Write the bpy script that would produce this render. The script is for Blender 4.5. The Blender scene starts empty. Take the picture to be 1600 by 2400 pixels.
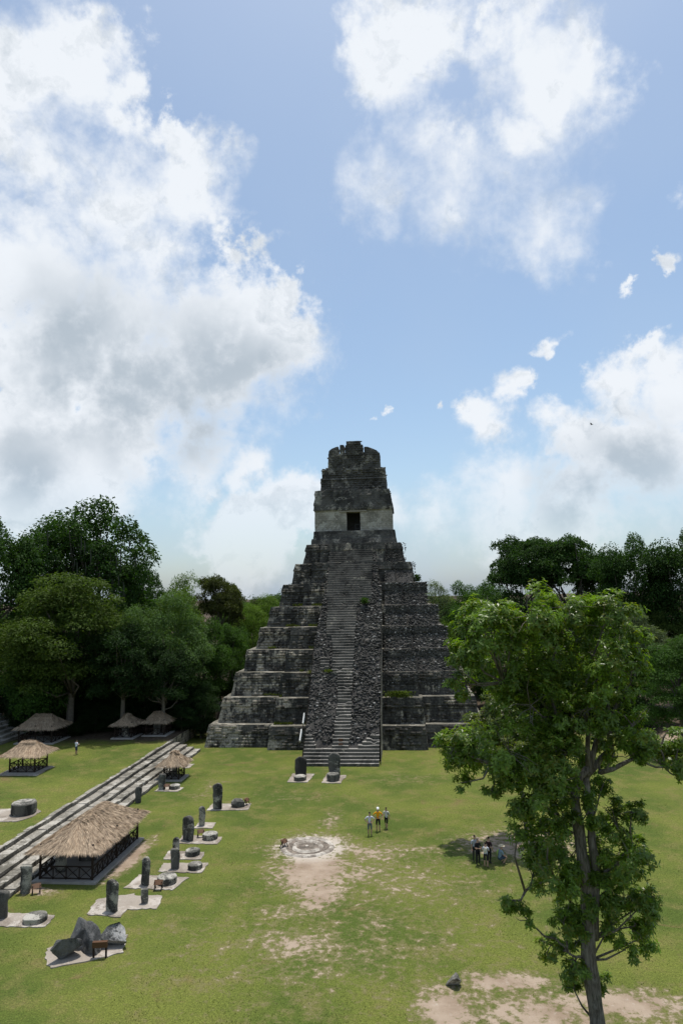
import bpy, math, random
import numpy as np
from mathutils import Matrix, Vector
random.seed(7); RNG=np.random.default_rng(7)
SC=bpy.context.scene; COL=SC.collection

# ------------------------------------------------------------------ camera, sky, sun, exposure
# The origin is the middle of the pyramid's front at plaza level, +y runs into the pyramid.
cam=bpy.data.cameras.new('camera'); cam.sensor_fit='VERTICAL'; cam.sensor_height=36; cam.lens=24; cam.clip_end=6000; cam.clip_start=.5
camo=bpy.data.objects.new('camera',cam); COL.objects.link(camo); SC.camera=camo
camo.matrix_world=(Matrix.Translation((7.83,-86.95,18.7)) @ Matrix.Rotation(math.atan(.09),4,'Z')
    @ Matrix.Rotation(math.pi/2+math.atan(195/1600),4,'X') @ Matrix.Rotation(math.radians(-1.1),4,'Z'))
SUN_EL,SUN_AZ=math.radians(77),math.radians(13)       # azimuth clockwise from +y
SKY_STRENGTH=.12; EXPOSURE=.38
SC.view_settings.view_transform='Standard'; SC.view_settings.look='None'; SC.view_settings.exposure=EXPOSURE; SC.view_settings.gamma=1
sd=Vector((math.sin(SUN_AZ)*math.cos(SUN_EL),math.cos(SUN_AZ)*math.cos(SUN_EL),math.sin(SUN_EL)))
sl=bpy.data.lights.new('sun','SUN'); sl.energy=3.1; sl.angle=math.radians(.53); sl.color=(1,.95,.88)
so=bpy.data.objects.new('sun',sl); COL.objects.link(so); so.rotation_euler=sd.to_track_quat('Z','Y').to_euler(); so.location=(0,0,120)

class NT:
    """small helper to write node trees"""
    def __init__(s,tree): s.t=tree; s.n=tree.nodes; s.l=tree.links
    def new(s,kind,**kw):
        n=s.n.new(kind)
        for k,v in kw.items(): setattr(n,k,v)
        return n
    def put(s,sock,v):
        if hasattr(v,'links') and hasattr(v,'node'): s.l.new(v,sock)
        else: sock.default_value=v
    def math(s,op,a,b=None,c=None,clamp=False):
        n=s.new('ShaderNodeMath',operation=op,use_clamp=clamp)
        s.put(n.inputs[0],a)
        if b is not None: s.put(n.inputs[1],b)
        if c is not None: s.put(n.inputs[2],c)
        return n.outputs[0]
    def vmath(s,op,a,b=None,out=0):
        n=s.new('ShaderNodeVectorMath',operation=op); s.put(n.inputs[0],a)
        if b is not None: s.put(n.inputs[3] if op=='SCALE' else n.inputs[1],b)
        return n.outputs['Value'] if op in('DISTANCE','LENGTH','DOT_PRODUCT') else n.outputs[0]
    def noise(s,vec,scale,detail=5,rough=.55,dist=0.,out=0):
        n=s.new('ShaderNodeTexNoise'); s.put(n.inputs['Vector'],vec); n.inputs['Scale'].default_value=scale
        n.inputs['Detail'].default_value=detail; n.inputs['Roughness'].default_value=rough; n.inputs['Distortion'].default_value=dist
        return n.outputs[out]
    def ramp(s,v,a,b,lo=0.,hi=1.,smooth=True):
        n=s.new('ShaderNodeMapRange'); n.interpolation_type='SMOOTHSTEP' if smooth else 'LINEAR'
        s.put(n.inputs['Value'],v); s.put(n.inputs['From Min'],a); s.put(n.inputs['From Max'],b); s.put(n.inputs['To Min'],lo); s.put(n.inputs['To Max'],hi)
        return n.outputs[0]
    def mix(s,f,a,b):
        n=s.new('ShaderNodeMix',data_type='RGBA'); s.put(n.inputs['Factor'],f)
        for k,v in ((6,a),(7,b)):
            s.put(n.inputs[k],(*v,1) if isinstance(v,tuple) and len(v)==3 else v)
        return n.outputs[2]
    def mulc(s,c,f):
        n=s.new('ShaderNodeMix',data_type='RGBA',blend_type='MULTIPLY'); n.inputs['Factor'].default_value=1
        s.put(n.inputs[6],c if not isinstance(c,tuple) else (*c,1)); s.put(n.inputs[7],f if not isinstance(f,tuple) else (*f,1)); return n.outputs[2]

CLOUDS=[(-0.425,0.673,0.605,0.054),(-0.358,0.692,0.626,0.056),(-0.343,0.723,0.599,0.044),(-0.429,0.741,0.517,0.080),(-0.362,0.789,0.496,0.106),(-0.281,0.802,0.527,0.067),(-0.243,0.809,0.535,0.028),(-0.445,0.786,0.429,0.122),(-0.355,0.848,0.393,0.135),(-0.275,0.879,0.389,0.096),(-0.204,0.915,0.349,0.086),(-0.161,0.921,0.355,0.049),(-0.254,0.915,0.313,0.092),(-0.438,0.835,0.332,0.115),(-0.340,0.892,0.297,0.103),(-0.400,0.889,0.225,0.096),(-0.291,0.934,0.206,0.075),(-0.226,0.956,0.188,0.035),(-0.493,0.844,0.212,0.075),(-0.507,0.852,0.132,0.069),(-0.436,0.892,0.118,0.060),(0.025,0.747,0.664,0.052),(-0.013,0.774,0.633,0.038),(0.034,0.816,0.577,0.045),(-0.007,0.846,0.533,0.046),(0.067,0.838,0.541,0.051),(0.185,0.773,0.607,0.068),(0.223,0.760,0.610,0.041),(0.139,0.845,0.516,0.073),(0.190,0.858,0.477,0.062),(0.073,0.860,0.505,0.046),(0.261,0.836,0.483,0.025),(0.117,0.741,0.661,0.018),(0.153,0.814,0.560,0.044),(0.112,0.964,0.241,0.059),(0.166,0.943,0.289,0.033),(0.208,0.921,0.329,0.023),(0.308,0.915,0.261,0.070),(0.352,0.899,0.260,0.079),(0.256,0.945,0.205,0.066),(0.324,0.933,0.158,0.111),(0.140,0.982,0.129,0.099),(0.226,0.969,0.101,0.121),(0.047,0.993,0.108,0.069),(0.046,0.960,0.275,0.017),(-0.030,0.968,0.251,0.022),(-0.104,0.913,0.394,0.021),(0.334,0.849,0.409,0.027),(0.283,0.880,0.381,0.020),(0.342,0.814,0.470,0.016),(-0.142,0.980,0.138,0.038),(-0.205,0.975,0.082,0.076),(-0.301,0.949,0.089,0.025),(-0.015,0.993,0.117,0.051),(-0.244,0.757,0.606,0.011)]
CLOUD_BASES=[(-0.352,0.891,0.285,0.091),(-0.242,0.918,0.314,0.080),(-0.420,0.863,0.280,0.071),(-0.305,0.918,0.253,0.068),(-0.182,0.928,0.326,0.050),(0.309,0.938,0.160,0.088),(0.244,0.960,0.135,0.072),(-0.496,0.851,0.173,0.052),(-0.435,0.828,0.353,0.069)]
def build_world():
    w=bpy.data.worlds.new('World'); SC.world=w; w.use_nodes=True; T=NT(w.node_tree); T.n.clear()
    sky=T.new('ShaderNodeTexSky',sky_type='NISHITA'); sky.sun_disc=False; sky.sun_elevation=SUN_EL; sky.sun_rotation=SUN_AZ
    sky.air_density=1.0; sky.dust_density=2.2; sky.ozone_density=1.0; sky.altitude=300
    d=T.new('ShaderNodeTexCoord').outputs['Generated']
    # slow turbulent warp of the direction, then the cloud bank positions
    wv=T.vmath('SCALE',T.vmath('SUBTRACT',T.noise(d,7,4,.6,out=1),(.5,.5,.5)),.10)
    w2=T.vmath('SCALE',T.vmath('SUBTRACT',T.noise(d,24,5,.65,out=1),(.5,.5,.5)),.055)
    dw=T.vmath('ADD',T.vmath('ADD',d,wv),w2)
    def field(vec,blobs):
        acc=None
        for x,y,z,r in blobs:
            v=T.math('MULTIPLY_ADD',T.vmath('DISTANCE',vec,(x,y,z)),-1/(r*(1.6 if z>.42 and x>-.1 else 1.5 if z>.42 else 1.42 if x<-.12 else 1.0)),1.0 if r>.03 else .62)
            acc=v if acc is None else T.math('MAXIMUM',acc,v)
        return acc
    f=field(dw,CLOUDS)
    # the rest of the dome carries the same kind of broken cumulus
    low=T.ramp(T.noise(d,2.6,3,.5),.36,.66,-.9,.75,False)
    toward=T.ramp(T.vmath('DOT_PRODUCT',d,(-.08,.93,.33)),.55,.72)
    f=T.math('ADD',T.math('MULTIPLY',f,toward),T.math('MULTIPLY',low,T.math('SUBTRACT',1.0,toward)))
    f=T.math('MAXIMUM',f,-1.0)
    n1=T.noise(d,11,10,.62,.15); n2=T.noise(d,34,6,.6)
    dens=T.math('ADD',f,T.math('ADD',T.math('MULTIPLY',T.math('SUBTRACT',n1,.5),2.0),T.math('MULTIPLY',T.math('SUBTRACT',n2,.5),.7)))
    sp0=T.new('ShaderNodeSeparateXYZ'); T.l.new(d,sp0.inputs[0])
    thin=T.math('MULTIPLY',T.ramp(sp0.outputs[2],.4,.5),T.ramp(sp0.outputs[0],-.12,-.02))       # high fair-weather cloud is thinner
    cov=T.ramp(dens,.0,T.math('ADD',T.math('MULTIPLY',thin,.42),T.math('MULTIPLY_ADD',T.ramp(T.noise(d,5,3,.5),.35,.62),.85,.22)))
    # thickness shading: grey bases, sun-side edges stay white
    b=field(T.vmath('ADD',d,T.vmath('SCALE',wv,.7)),[(x,y,z,r*1.15) for x,y,z,r in CLOUD_BASES])
    gl=T.noise(T.vmath('ADD',d,(0,0,.03)),7,5,.55)
    base=T.math('ADD',T.math('MAXIMUM',b,-.3),T.math('MULTIPLY',T.math('SUBTRACT',gl,.5),.9))
    thick=T.math('MULTIPLY',T.ramp(dens,.15,1.0),T.ramp(base,-.15,.85))
    E=SKY_STRENGTH*2**EXPOSURE; hi=(.88/E,.92/E,.97/E); lo=(.48/E,.55/E,.62/E)
    # billows: puffs are brighter on the side that looks to the sun
    sd2=tuple(sd*.022); pa=T.noise(dw,13,7,.6); pb=T.noise(T.vmath('ADD',dw,sd2),13,7,.6)
    bil=T.math('MULTIPLY_ADD',T.math('SUBTRACT',pa,pb),1.1,1.0)
    cl=T.mix(T.math('MAXIMUM',thick,T.math('MULTIPLY',T.math('SUBTRACT',1.0,bil),2.5,clamp=True)),hi,lo)
    # thin veil low over the forest
    z=T.new('ShaderNodeSeparateXYZ'); T.l.new(d,z.inputs[0])
    veil=T.math('MAXIMUM',T.math('MULTIPLY',T.ramp(z.outputs[2],-.02,.24,.75,0),T.ramp(T.noise(d,5,5,.6),.3,.7,.45,1.0)),T.ramp(T.noise(d,3,4,.6),.3,.7,.06,.22))
    skyc=T.mulc(sky.outputs[0],(.97,1.03,1.0))
    c0=T.mix(veil,skyc,(.47/E,.59/E,.76/E))
    col=T.mix(T.math('MULTIPLY',cov,T.ramp(z.outputs[2],.03,.22,.45,.98)),c0,cl)
    bg=T.new('ShaderNodeBackground'); T.l.new(col,bg.inputs[0]); bg.inputs[1].default_value=SKY_STRENGTH
    o=T.new('ShaderNodeOutputWorld'); T.l.new(bg.outputs[0],o.inputs[0])
    w.cycles.sampling_method='MANUAL'; w.cycles.sample_map_resolution=512
build_world()

# ------------------------------------------------------------------ mesh helpers
_lat={}
def vnoise(P,scale,seed=0):
    """smooth lattice noise in [-1,1]"""
    if seed not in _lat: _lat[seed]=np.random.default_rng(1000+seed).uniform(-1,1,(32,32,32))
    g=_lat[seed]; q=np.asarray(P,float)*scale+seed*3.7; i=np.floor(q).astype(int); f=q-i; f=f*f*(3-2*f); r=0
    for a in (0,1):
        for b in (0,1):
            for c in (0,1):
                wgt=(f[:,0] if a else 1-f[:,0])*(f[:,1] if b else 1-f[:,1])*(f[:,2] if c else 1-f[:,2])
                r=r+wgt*g[(i[:,0]+a)%32,(i[:,1]+b)%32,(i[:,2]+c)%32]
    return r
def vvec(P,scale,seed=0): return np.stack([vnoise(P,scale,seed+k) for k in range(3)],1)
def mesh(name,V,F,mats,fm=None,smooth=False):
    me=bpy.data.meshes.new(name); V=np.asarray(V,dtype=np.float32)
    if isinstance(F,np.ndarray):
        n=F.shape[1]; me.vertices.add(len(V)); me.vertices.foreach_set('co',V.ravel())
        me.loops.add(F.size); me.loops.foreach_set('vertex_index',F.astype(np.int32).ravel())
        me.polygons.add(len(F)); me.polygons.foreach_set('loop_start',np.arange(0,F.size,n,dtype=np.int32))
        me.update(calc_edges=True)
    else:
        me.from_pydata([tuple(map(float,v)) for v in V],[],F); me.update()
    for m in (mats if isinstance(mats,(list,tuple)) else [mats]): me.materials.append(m)
    if fm is not None: me.polygons.foreach_set('material_index',np.asarray(fm,dtype=np.int32))
    if smooth: me.polygons.foreach_set('use_smooth',np.ones(len(me.polygons),dtype=bool))
    me.update(); return me
def obj(name,me,parent=None,loc=(0,0,0),rz=0,sc=(1,1,1),kind=None):
    o=bpy.data.objects.new(name,me); COL.objects.link(o); o.location=loc; o.rotation_euler=(0,0,rz); o.scale=sc
    if parent: o.parent=parent
    if kind: o['kind']=kind
    return o
def tag(o,label,cat,group=None):
    o['label']=label; o['category']=cat
    if group: o['group']=group
    return o
def thing(name,label,cat,loc=(0,0,0),rz=0,group=None):
    o=bpy.data.objects.new(name,None); COL.objects.link(o); o.location=loc; o.rotation_euler=(0,0,rz); o.empty_display_size=.2
    return tag(o,label,cat,group)
class MB:
    """collects pieces into one mesh"""
    def __init__(s): s.V=[]; s.F=[]; s.M=[]; s.n=0
    def add(s,V,F,m=0):
        V=np.asarray(V,float); s.V.append(V); s.F+= [[i+s.n for i in f] for f in F]; s.M+=[m]*len(F); s.n+=len(V); return s
    def box(s,x0,x1,y0,y1,z0,z1,m=0):
        return s.add([(x0,y0,z0),(x1,y0,z0),(x1,y1,z0),(x0,y1,z0),(x0,y0,z1),(x1,y0,z1),(x1,y1,z1),(x0,y1,z1)],BOXF,m)
    def bar(s,a,b,w,h=None,m=0):
        """rectangular bar from a to b"""
        a=np.array(a,float); b=np.array(b,float); d=b-a; L=np.linalg.norm(d); d/=L; h=h or w
        r=np.cross(d,(0,0,1)) if abs(d[2])<.98 else np.array([1.,0,0]); r/=np.linalg.norm(r); u=np.cross(r,d)
        V=[p+r*i*w/2+u*j*h/2 for p in (a,b) for i,j in ((-1,-1),(1,-1),(1,1),(-1,1))]
        return s.add(V,[[3,2,1,0],[4,5,6,7],[0,1,5,4],[1,2,6,5],[2,3,7,6],[3,0,4,7]],m)
    def tube(s,path,rad,n=8,m=0,cap=True):
        V,F=tube(path,rad,n,cap); return s.add(V,F,m)
    def mesh(s,name,mats,smooth=False): return mesh(name,np.concatenate(s.V),s.F,mats,s.M,smooth)
BOXF=[[3,2,1,0],[4,5,6,7],[0,1,5,4],[1,2,6,5],[2,3,7,6],[3,0,4,7]]
def tube(path,rad,n=8,cap=True):
    P=np.array(path,float); V=[]; F=[]; k=len(P); rad=np.broadcast_to(rad,(k,))
    r=None
    for i in range(k):
        d=P[min(i+1,k-1)]-P[max(i-1,0)]; d/=np.linalg.norm(d)+1e-9
        ref=np.array([1.,0,0]) if r is None else r
        if abs(ref@d)>.95: ref=np.array([0,1.,0])
        r=ref-d*(ref@d); r/=np.linalg.norm(r); u=np.cross(d,r)
        for j in range(n):
            a=2*math.pi*j/n; V.append(P[i]+rad[i]*(math.cos(a)*r+math.sin(a)*u))
    for i in range(k-1):
        for j in range(n): F.append([i*n+j,i*n+(j+1)%n,(i+1)*n+(j+1)%n,(i+1)*n+j])
    if cap: F.append(list(range(n))[::-1]); F.append([(k-1)*n+j for j in range(n)])
    return np.array(V),F
def loft(rings,cell=.4,amp=.05,seed=0,scale=1.3,amp2=0.,cap_mat=0,side_mat=0,cap_in=2.2):
    """rectangular rings (x0,x1,y0,y1,z), bottom to top, joined by rough walls, with a rough cap"""
    rows=[rings[0]]
    for a,b in zip(rings[:-1],rings[1:]):
        n=max(1,int(round(abs(b[4]-a[4])/cell)))
        for k in range(1,n+1): rows.append(tuple(a[i]+(b[i]-a[i])*k/n for i in range(5)))
    x0,x1,y0,y1,_=rows[0]; nx=max(1,int((x1-x0)/cell)); ny=max(1,int((y1-y0)/cell))
    tx=np.linspace(0,1,nx+1)[:-1]; ty=np.linspace(0,1,ny+1)[:-1]
    def ring(r):
        a,b,c,d,z=r
        p=[(a+(b-a)*t,c,z) for t in tx]+[(b,c+(d-c)*t,z) for t in ty]+[(b+(a-b)*t,d,z) for t in tx]+[(a,d+(c-d)*t,z) for t in ty]
        return p
    V=[];F=[];M=[]; n=2*(nx+ny)
    a,b,c,d,z=rows[-1]; ins=min(cap_in,(b-a)*.3,(d-c)*.3)
    rr=rows+[(a+.25,b-.25,c+.25,d-.25,z+.01)] if ins>.5 else list(rows)
    rr=rr+[(a+ins,b-ins,c+ins,d-ins,z+.03)]
    for r in rr: V+=ring(r)
    for i in range(len(rr)-1):
        for j in range(n):
            F.append([i*n+j,i*n+(j+1)%n,(i+1)*n+(j+1)%n,(i+1)*n+j]); M.append(side_mat if i<len(rows)-1 else cap_mat)
    F.append([(len(rr)-1)*n+j for j in range(n)]); M.append(cap_mat)
    V=np.array(V); D=vvec(V,scale,seed)*amp
    if amp2: D+=vvec(V,scale*2.7,seed+5)*amp2
    D[:,2]*=.6; D[:n]*=np.array([1,1,0]); return V+D,F,M
ICO_V=None
def ico():
    t=(1+5**.5)/2; v=np.array([(-1,t,0),(1,t,0),(-1,-t,0),(1,-t,0),(0,-1,t),(0,1,t),(0,-1,-t),(0,1,-t),(t,0,-1),(t,0,1),(-t,0,-1),(-t,0,1)],float); v/=np.linalg.norm(v[0])
    f=np.array([(0,11,5),(0,5,1),(0,1,7),(0,7,10),(0,10,11),(1,5,9),(5,11,4),(11,10,2),(10,7,6),(7,1,8),(3,9,4),(3,4,2),(3,2,6),(3,6,8),(3,8,9),(4,9,5),(2,4,11),(6,2,10),(8,6,7),(9,8,1)])
    return v,f
def stones(P,size,rng,flat=(1,1,.7)):
    """many rough stones, centres P, radii size"""
    v,f=ico(); n=len(P); s=np.asarray(size).reshape(n,1,1)
    V=v[None]*rng.uniform(.7,1.25,(n,12,1)); V=V*np.array(flat)[None,None]*rng.uniform(.75,1.3,(n,1,3))
    a=rng.uniform(0,6.28,n); ca,sa=np.cos(a)[:,None],np.sin(a)[:,None]
    X=V[...,0]*ca-V[...,1]*sa; Y=V[...,0]*sa+V[...,1]*ca
    V=np.stack([X,Y,V[...,2]],-1)*s+np.asarray(P)[:,None]
    F=(f[None]+np.arange(n)[:,None,None]*12).reshape(-1,3); return V.reshape(-1,3),F
def leaves(P,A,N,L,W,rng,droop=.15):
    """leaf quads: base P, axis A, normal N"""
    A=A/(np.linalg.norm(A,axis=1,keepdims=True)+1e-9); S=np.cross(A,N); S/=np.linalg.norm(S,axis=1,keepdims=True)+1e-9; N=np.cross(S,A)
    L=np.broadcast_to(np.asarray(L,float).reshape(-1,1),(len(P),1)); W=np.broadcast_to(np.asarray(W,float).reshape(-1,1),(len(P),1))
    m=P+A*L*.48-N*L*.02; V=np.stack([P,m+S*W/2+N*W*.18,P+A*L-N*L*droop,m-S*W/2+N*W*.18],1).reshape(-1,3)
    return V,np.arange(len(P)*4).reshape(-1,4)
def rdir(n,rng):
    v=rng.normal(size=(n,3)); return v/np.linalg.norm(v,axis=1,keepdims=True)

# ------------------------------------------------------------------ materials
def material(name):
    m=bpy.data.materials.new(name); m.use_nodes=True; T=NT(m.node_tree); T.n.clear()
    b=T.new('ShaderNodeBsdfPrincipled'); o=T.new('ShaderNodeOutputMaterial'); T.l.new(b.outputs[0],o.inputs[0]); T.b=b; T.o=o
    b.inputs['Roughness'].default_value=.9; b.inputs['Specular IOR Level'].default_value=.2
    return m,T
def bump(T,h,strength=.5,dist=.05):
    n=T.new('ShaderNodeBump'); n.inputs['Strength'].default_value=strength; n.inputs['Distance'].default_value=dist; T.l.new(h,n.inputs['Height']); T.l.new(n.outputs[0],T.b.inputs['Normal'])
def simple(name,c,rough=.8,var=.25,scale=6,bmp=.3,island=False):
    m,T=material(name); p=T.new('ShaderNodeTexCoord').outputs['Object']
    f=T.noise(p,scale,6,.65); k=T.ramp(f,.25,.75,1-var,1+var,False)
    if island:
        g=T.new('ShaderNodeNewGeometry'); k=T.math('MULTIPLY',k,T.ramp(g.outputs['Random Per Island'],0,1,.6,1.4,False))
    col=T.vmath('SCALE',c,k); T.l.new(col,T.b.inputs['Base Color']); T.b.inputs['Roughness'].default_value=rough
    bump(T,f,bmp,.03); return m
def stone_mat(name,dark,mid,pale,pale_amt,streak=.5,brick=0.,fine=1.,bs=.6,island=False):
    """weathered limestone: black lichen film over grey and bare pale stone"""
    m,T=material(name); pos=T.new('ShaderNodeNewGeometry').outputs['Position']
    mp=T.new('ShaderNodeMapping'); mp.inputs['Scale'].default_value=(1.1,1.1,.16); T.l.new(pos,mp.inputs[0])
    a=T.noise(pos,.33,8,.68,.3); s=T.noise(mp.outputs[0],1.0,6,.65); k=T.math('ADD',T.math('MULTIPLY',a,1-streak),T.math('MULTIPLY',s,streak))
    fn=T.noise(pos,4.5*fine,8,.7)
    k2=T.math('ADD',k,T.math('MULTIPLY',T.math('SUBTRACT',fn,.5),.28))
    c=T.mix(T.ramp(k2,.40,.56),dark,mid)
    pm=T.ramp(T.math('ADD',T.noise(pos,.55,7,.7,.4),T.math('MULTIPLY',T.math('SUBTRACT',fn,.5),.3)),.66-.32*pale_amt,.76-.32*pale_amt)
    if brick>.8:
        sx=T.new('ShaderNodeSeparateXYZ'); T.l.new(pos,sx.inputs[0])
        pm=T.ramp(T.math('ADD',T.math('ADD',T.noise(pos,.5,7,.7,.4),T.math('MULTIPLY',T.math('SUBTRACT',s,.5),.5)),T.math('ADD',T.math('MULTIPLY',T.math('SUBTRACT',fn,.5),.22),T.ramp(sx.outputs[0],-4,-17,0,.13,False))),.555,.68)
    c=T.mix(pm,c,pale)
    h=fn
    if brick:
        sp=T.new('ShaderNodeSeparateXYZ'); T.l.new(pos,sp.inputs[0]); cb=T.new('ShaderNodeCombineXYZ')
        T.l.new(T.math('ADD',sp.outputs[0],T.math('MULTIPLY',sp.outputs[1],.9)),cb.inputs[0]); T.l.new(sp.outputs[2],cb.inputs[1])
        warp=T.vmath('ADD',cb.outputs[0],T.vmath('SCALE',T.noise(pos,1.1,3,.5,out=1),.22))
        bt=T.new('ShaderNodeTexBrick'); T.l.new(warp,bt.inputs['Vector']); bt.inputs['Scale'].default_value=1; bt.inputs['Brick Width'].default_value=.62; bt.inputs['Row Height'].default_value=.34
        bt.inputs['Mortar Size'].default_value=.022; bt.inputs['Mortar Smooth'].default_value=.3; bt.inputs['Color1'].default_value=(1,1,1,1); bt.inputs['Color2'].default_value=(.72,.72,.72,1); bt.inputs['Mortar'].default_value=(.3,.29,.27,1)
        cc=T.mulc(c,bt.outputs['Color']); c=T.mix(brick,c,cc)
        h=T.math('SUBTRACT',fn,T.math('MULTIPLY',bt.outputs['Fac'],.8*brick))
    v=T.ramp(T.noise(pos,13*fine,4,.7),.25,.75,.7,1.3,False)
    if island: v=T.math('MULTIPLY',v,T.ramp(T.new('ShaderNodeNewGeometry').outputs['Random Per Island'],0,1,.55,1.45,False))
    c=T.vmath('SCALE',c,v)
    T.l.new(c,T.b.inputs['Base Color']); bump(T,h,bs,.09); return m
M={}
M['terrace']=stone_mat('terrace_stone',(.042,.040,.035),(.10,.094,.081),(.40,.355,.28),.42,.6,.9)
M['terrace_top']=stone_mat('sunlit_ledge_tone',(.08,.075,.058),(.17,.16,.13),(.3,.28,.235),.45,.2,0)  # paler stone for cap faces: sunlight on ledge tops painted into the colour
M['rubble_base']=stone_mat('rubble_core',(.03,.028,.026),(.07,.066,.06),(.2,.18,.15),.2,.3,0,1.4,1.)
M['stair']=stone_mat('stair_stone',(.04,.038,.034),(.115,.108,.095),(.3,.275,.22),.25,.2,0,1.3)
M['tread']=stone_mat('sunlit_tread_tone',(.13,.125,.11),(.27,.26,.235),(.42,.4,.36),.5,.2,0,1.3)  # treads paler than the risers; their sunlit look is put into the colour
M['shrine']=stone_mat('shrine_wall',(.22,.205,.165),(.36,.33,.27),(.47,.44,.37),.5,.35,.5,1.3,.5)
M['comb']=stone_mat('comb_stone',(.042,.040,.035),(.11,.104,.09),(.30,.278,.23),.42,.35,.35,1.4,1.)
M['flank']=stone_mat('flank_stone',(.09,.085,.07),(.2,.185,.15),(.34,.31,.26),.5,.6,.4)
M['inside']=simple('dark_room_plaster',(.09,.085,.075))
M['stela']=stone_mat('stela_stone',(.034,.033,.03),(.115,.11,.097),(.38,.36,.3),.45,.75,0,3.,.8)
M['altar']=stone_mat('altar_stone',(.06,.06,.052),(.2,.19,.165),(.42,.4,.35),.55,.2,0,3.,.6)
M['pad']=stone_mat('gravel_pad',(.19,.16,.13),(.32,.28,.235),(.44,.4,.35),.5,.1,0,3.,.35)
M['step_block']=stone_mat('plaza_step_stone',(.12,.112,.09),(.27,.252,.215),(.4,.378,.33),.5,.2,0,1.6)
M['riser']=stone_mat('shaded_riser_tone',(.05,.047,.04),(.14,.13,.11),(.28,.26,.21),.3,.3,0,1.6)  # darker front faces of the plaza steps, shade painted into the colour
M['boulder']=stone_mat('boulder_stone',(.035,.035,.035),(.14,.14,.135),(.45,.44,.42),.45,.55,0,3.5,.8)
M['thatch']=simple('dry_palm_thatch',(.41,.315,.22),.9,.3,3,.2,True)
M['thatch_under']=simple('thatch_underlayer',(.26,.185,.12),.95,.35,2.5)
M['wood']=simple('dark_stained_timber',(.022,.014,.010),.7,.3,8)
M['board']=simple('sign_board_wood',(.10,.05,.025),.6,.3,10)
M['beam']=simple('bleached_beam',(.28,.25,.2),.8,.3,8)
M['bark']=simple('tree_bark',(.12,.105,.085),.95,.35,5,.8)
def bark_mat():
    m,T=material('furrowed_bark'); pos=T.new('ShaderNodeNewGeometry').outputs['Position']; mp=T.new('ShaderNodeMapping'); mp.inputs['Scale'].default_value=(9,9,1.1); T.l.new(pos,mp.inputs[0])
    a=T.noise(mp.outputs[0],1.2,7,.7); b=T.noise(pos,1.3,6,.65); c=T.mix(T.ramp(a,.35,.65),(.065,.053,.04),(.21,.185,.15)); c=T.mix(T.ramp(b,.52,.68,0,.7),c,(.27,.25,.21)); c=T.mix(T.ramp(b,.36,.46,.5,0),c,(.06,.07,.035))
    T.l.new(c,T.b.inputs['Base Color']); bump(T,a,.9,.06); return m
M['furrow']=bark_mat()
M['barkpale']=simple('pale_branch_bark',(.26,.24,.2),.95,.3,5,.6)
M['rail']=simple('white_painted_rail',(.75,.74,.7),.6,.08)
M['iron']=simple('iron_gate_bar',(.06,.06,.06),.5)
M['cement']=simple('cement_floor',(.30,.28,.25),.9,.2,2)

def leaf_mat(name,trans=.3,gloss=.35,hue=0.,young=0.,spec=.3):
    m,T=material(name); g=T.new('ShaderNodeNewGeometry'); oi=T.new('ShaderNodeObjectInfo')
    n=T.noise(g.outputs['Position'],.45,4,.6); r=g.outputs['Random Per Island']
    k=T.math('MULTIPLY',T.ramp(r,0,1,.65,1.4,False),T.ramp(n,.3,.7,.75,1.25,False))
    c=T.vmath('SCALE',oi.outputs['Color'],k)
    if young: c=T.mix(T.ramp(T.math('ADD',r,T.math('MULTIPLY',T.math('SUBTRACT',T.noise(g.outputs['Position'],.8,2,.5),.5),1.2)),.82,.9),c,(.16,.18,.02))
    T.l.new(c,T.b.inputs['Base Color']); T.b.inputs['Roughness'].default_value=gloss; T.b.inputs['Specular IOR Level'].default_value=spec
    tr=T.new('ShaderNodeBsdfTranslucent'); T.l.new(T.vmath('MULTIPLY',c,(1.5,1.7,.5)),tr.inputs[0])
    ms=T.new('ShaderNodeMixShader'); ms.inputs[0].default_value=trans; T.l.new(T.b.outputs[0],ms.inputs[1]); T.l.new(tr.outputs[0],ms.inputs[2]); T.l.new(ms.outputs[0],T.o.inputs[0])
    return m
M['leaf']=leaf_mat('forest_leaf',.3,.7,spec=.15); M['leaffg']=leaf_mat('glossy_leaf',.4,.38,0,.9,spec=.4)
M['moss']=simple('hanging_moss',(.055,.06,.04),.95)

DIRT=[(6.5,-39.5,6.5,5.5,.36),(3,-48.5,7,4.5,.33),(9,-47,4,4,.22),(-3.5,-21,3.5,1.2,.2),(7,-14,3,1.5,.2),(-12,-18,1.4,4,.22),(.4,-33.6,2.9,2.7,1.15),(1.0,-37.6,2.7,4.0,1.1),(2.0,-41.5,1.5,2.9,.95),(4.6,-34.6,3.8,2.2,.62),(4.2,-38.5,2.4,2.6,.6),(1.4,-47.8,3.0,2.0,.62),(5.6,-45.5,1.5,1.2,.45),(3.0,-50.6,3.6,1.2,.36),(1.1,-28.3,.9,2.8,.52),(.3,-44.2,1.8,1.6,.5),(9.2,-53.2,1.5,1.9,1.0),(12.0,-50.9,2.3,.9,.95),(13.8,-53.4,4.8,2.3,.75),(17.3,-52.4,3.0,1.3,.9),(16,-32.5,4.5,3.2,.85),(-12.6,-36.3,.8,3.6,1.2),(-17,-41.9,1.6,.6,1.0),(8.5,-33.8,1.5,.9,.42),(43,5,4,16,1.2),(40,-8,5,3.5,.8)]
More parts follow.
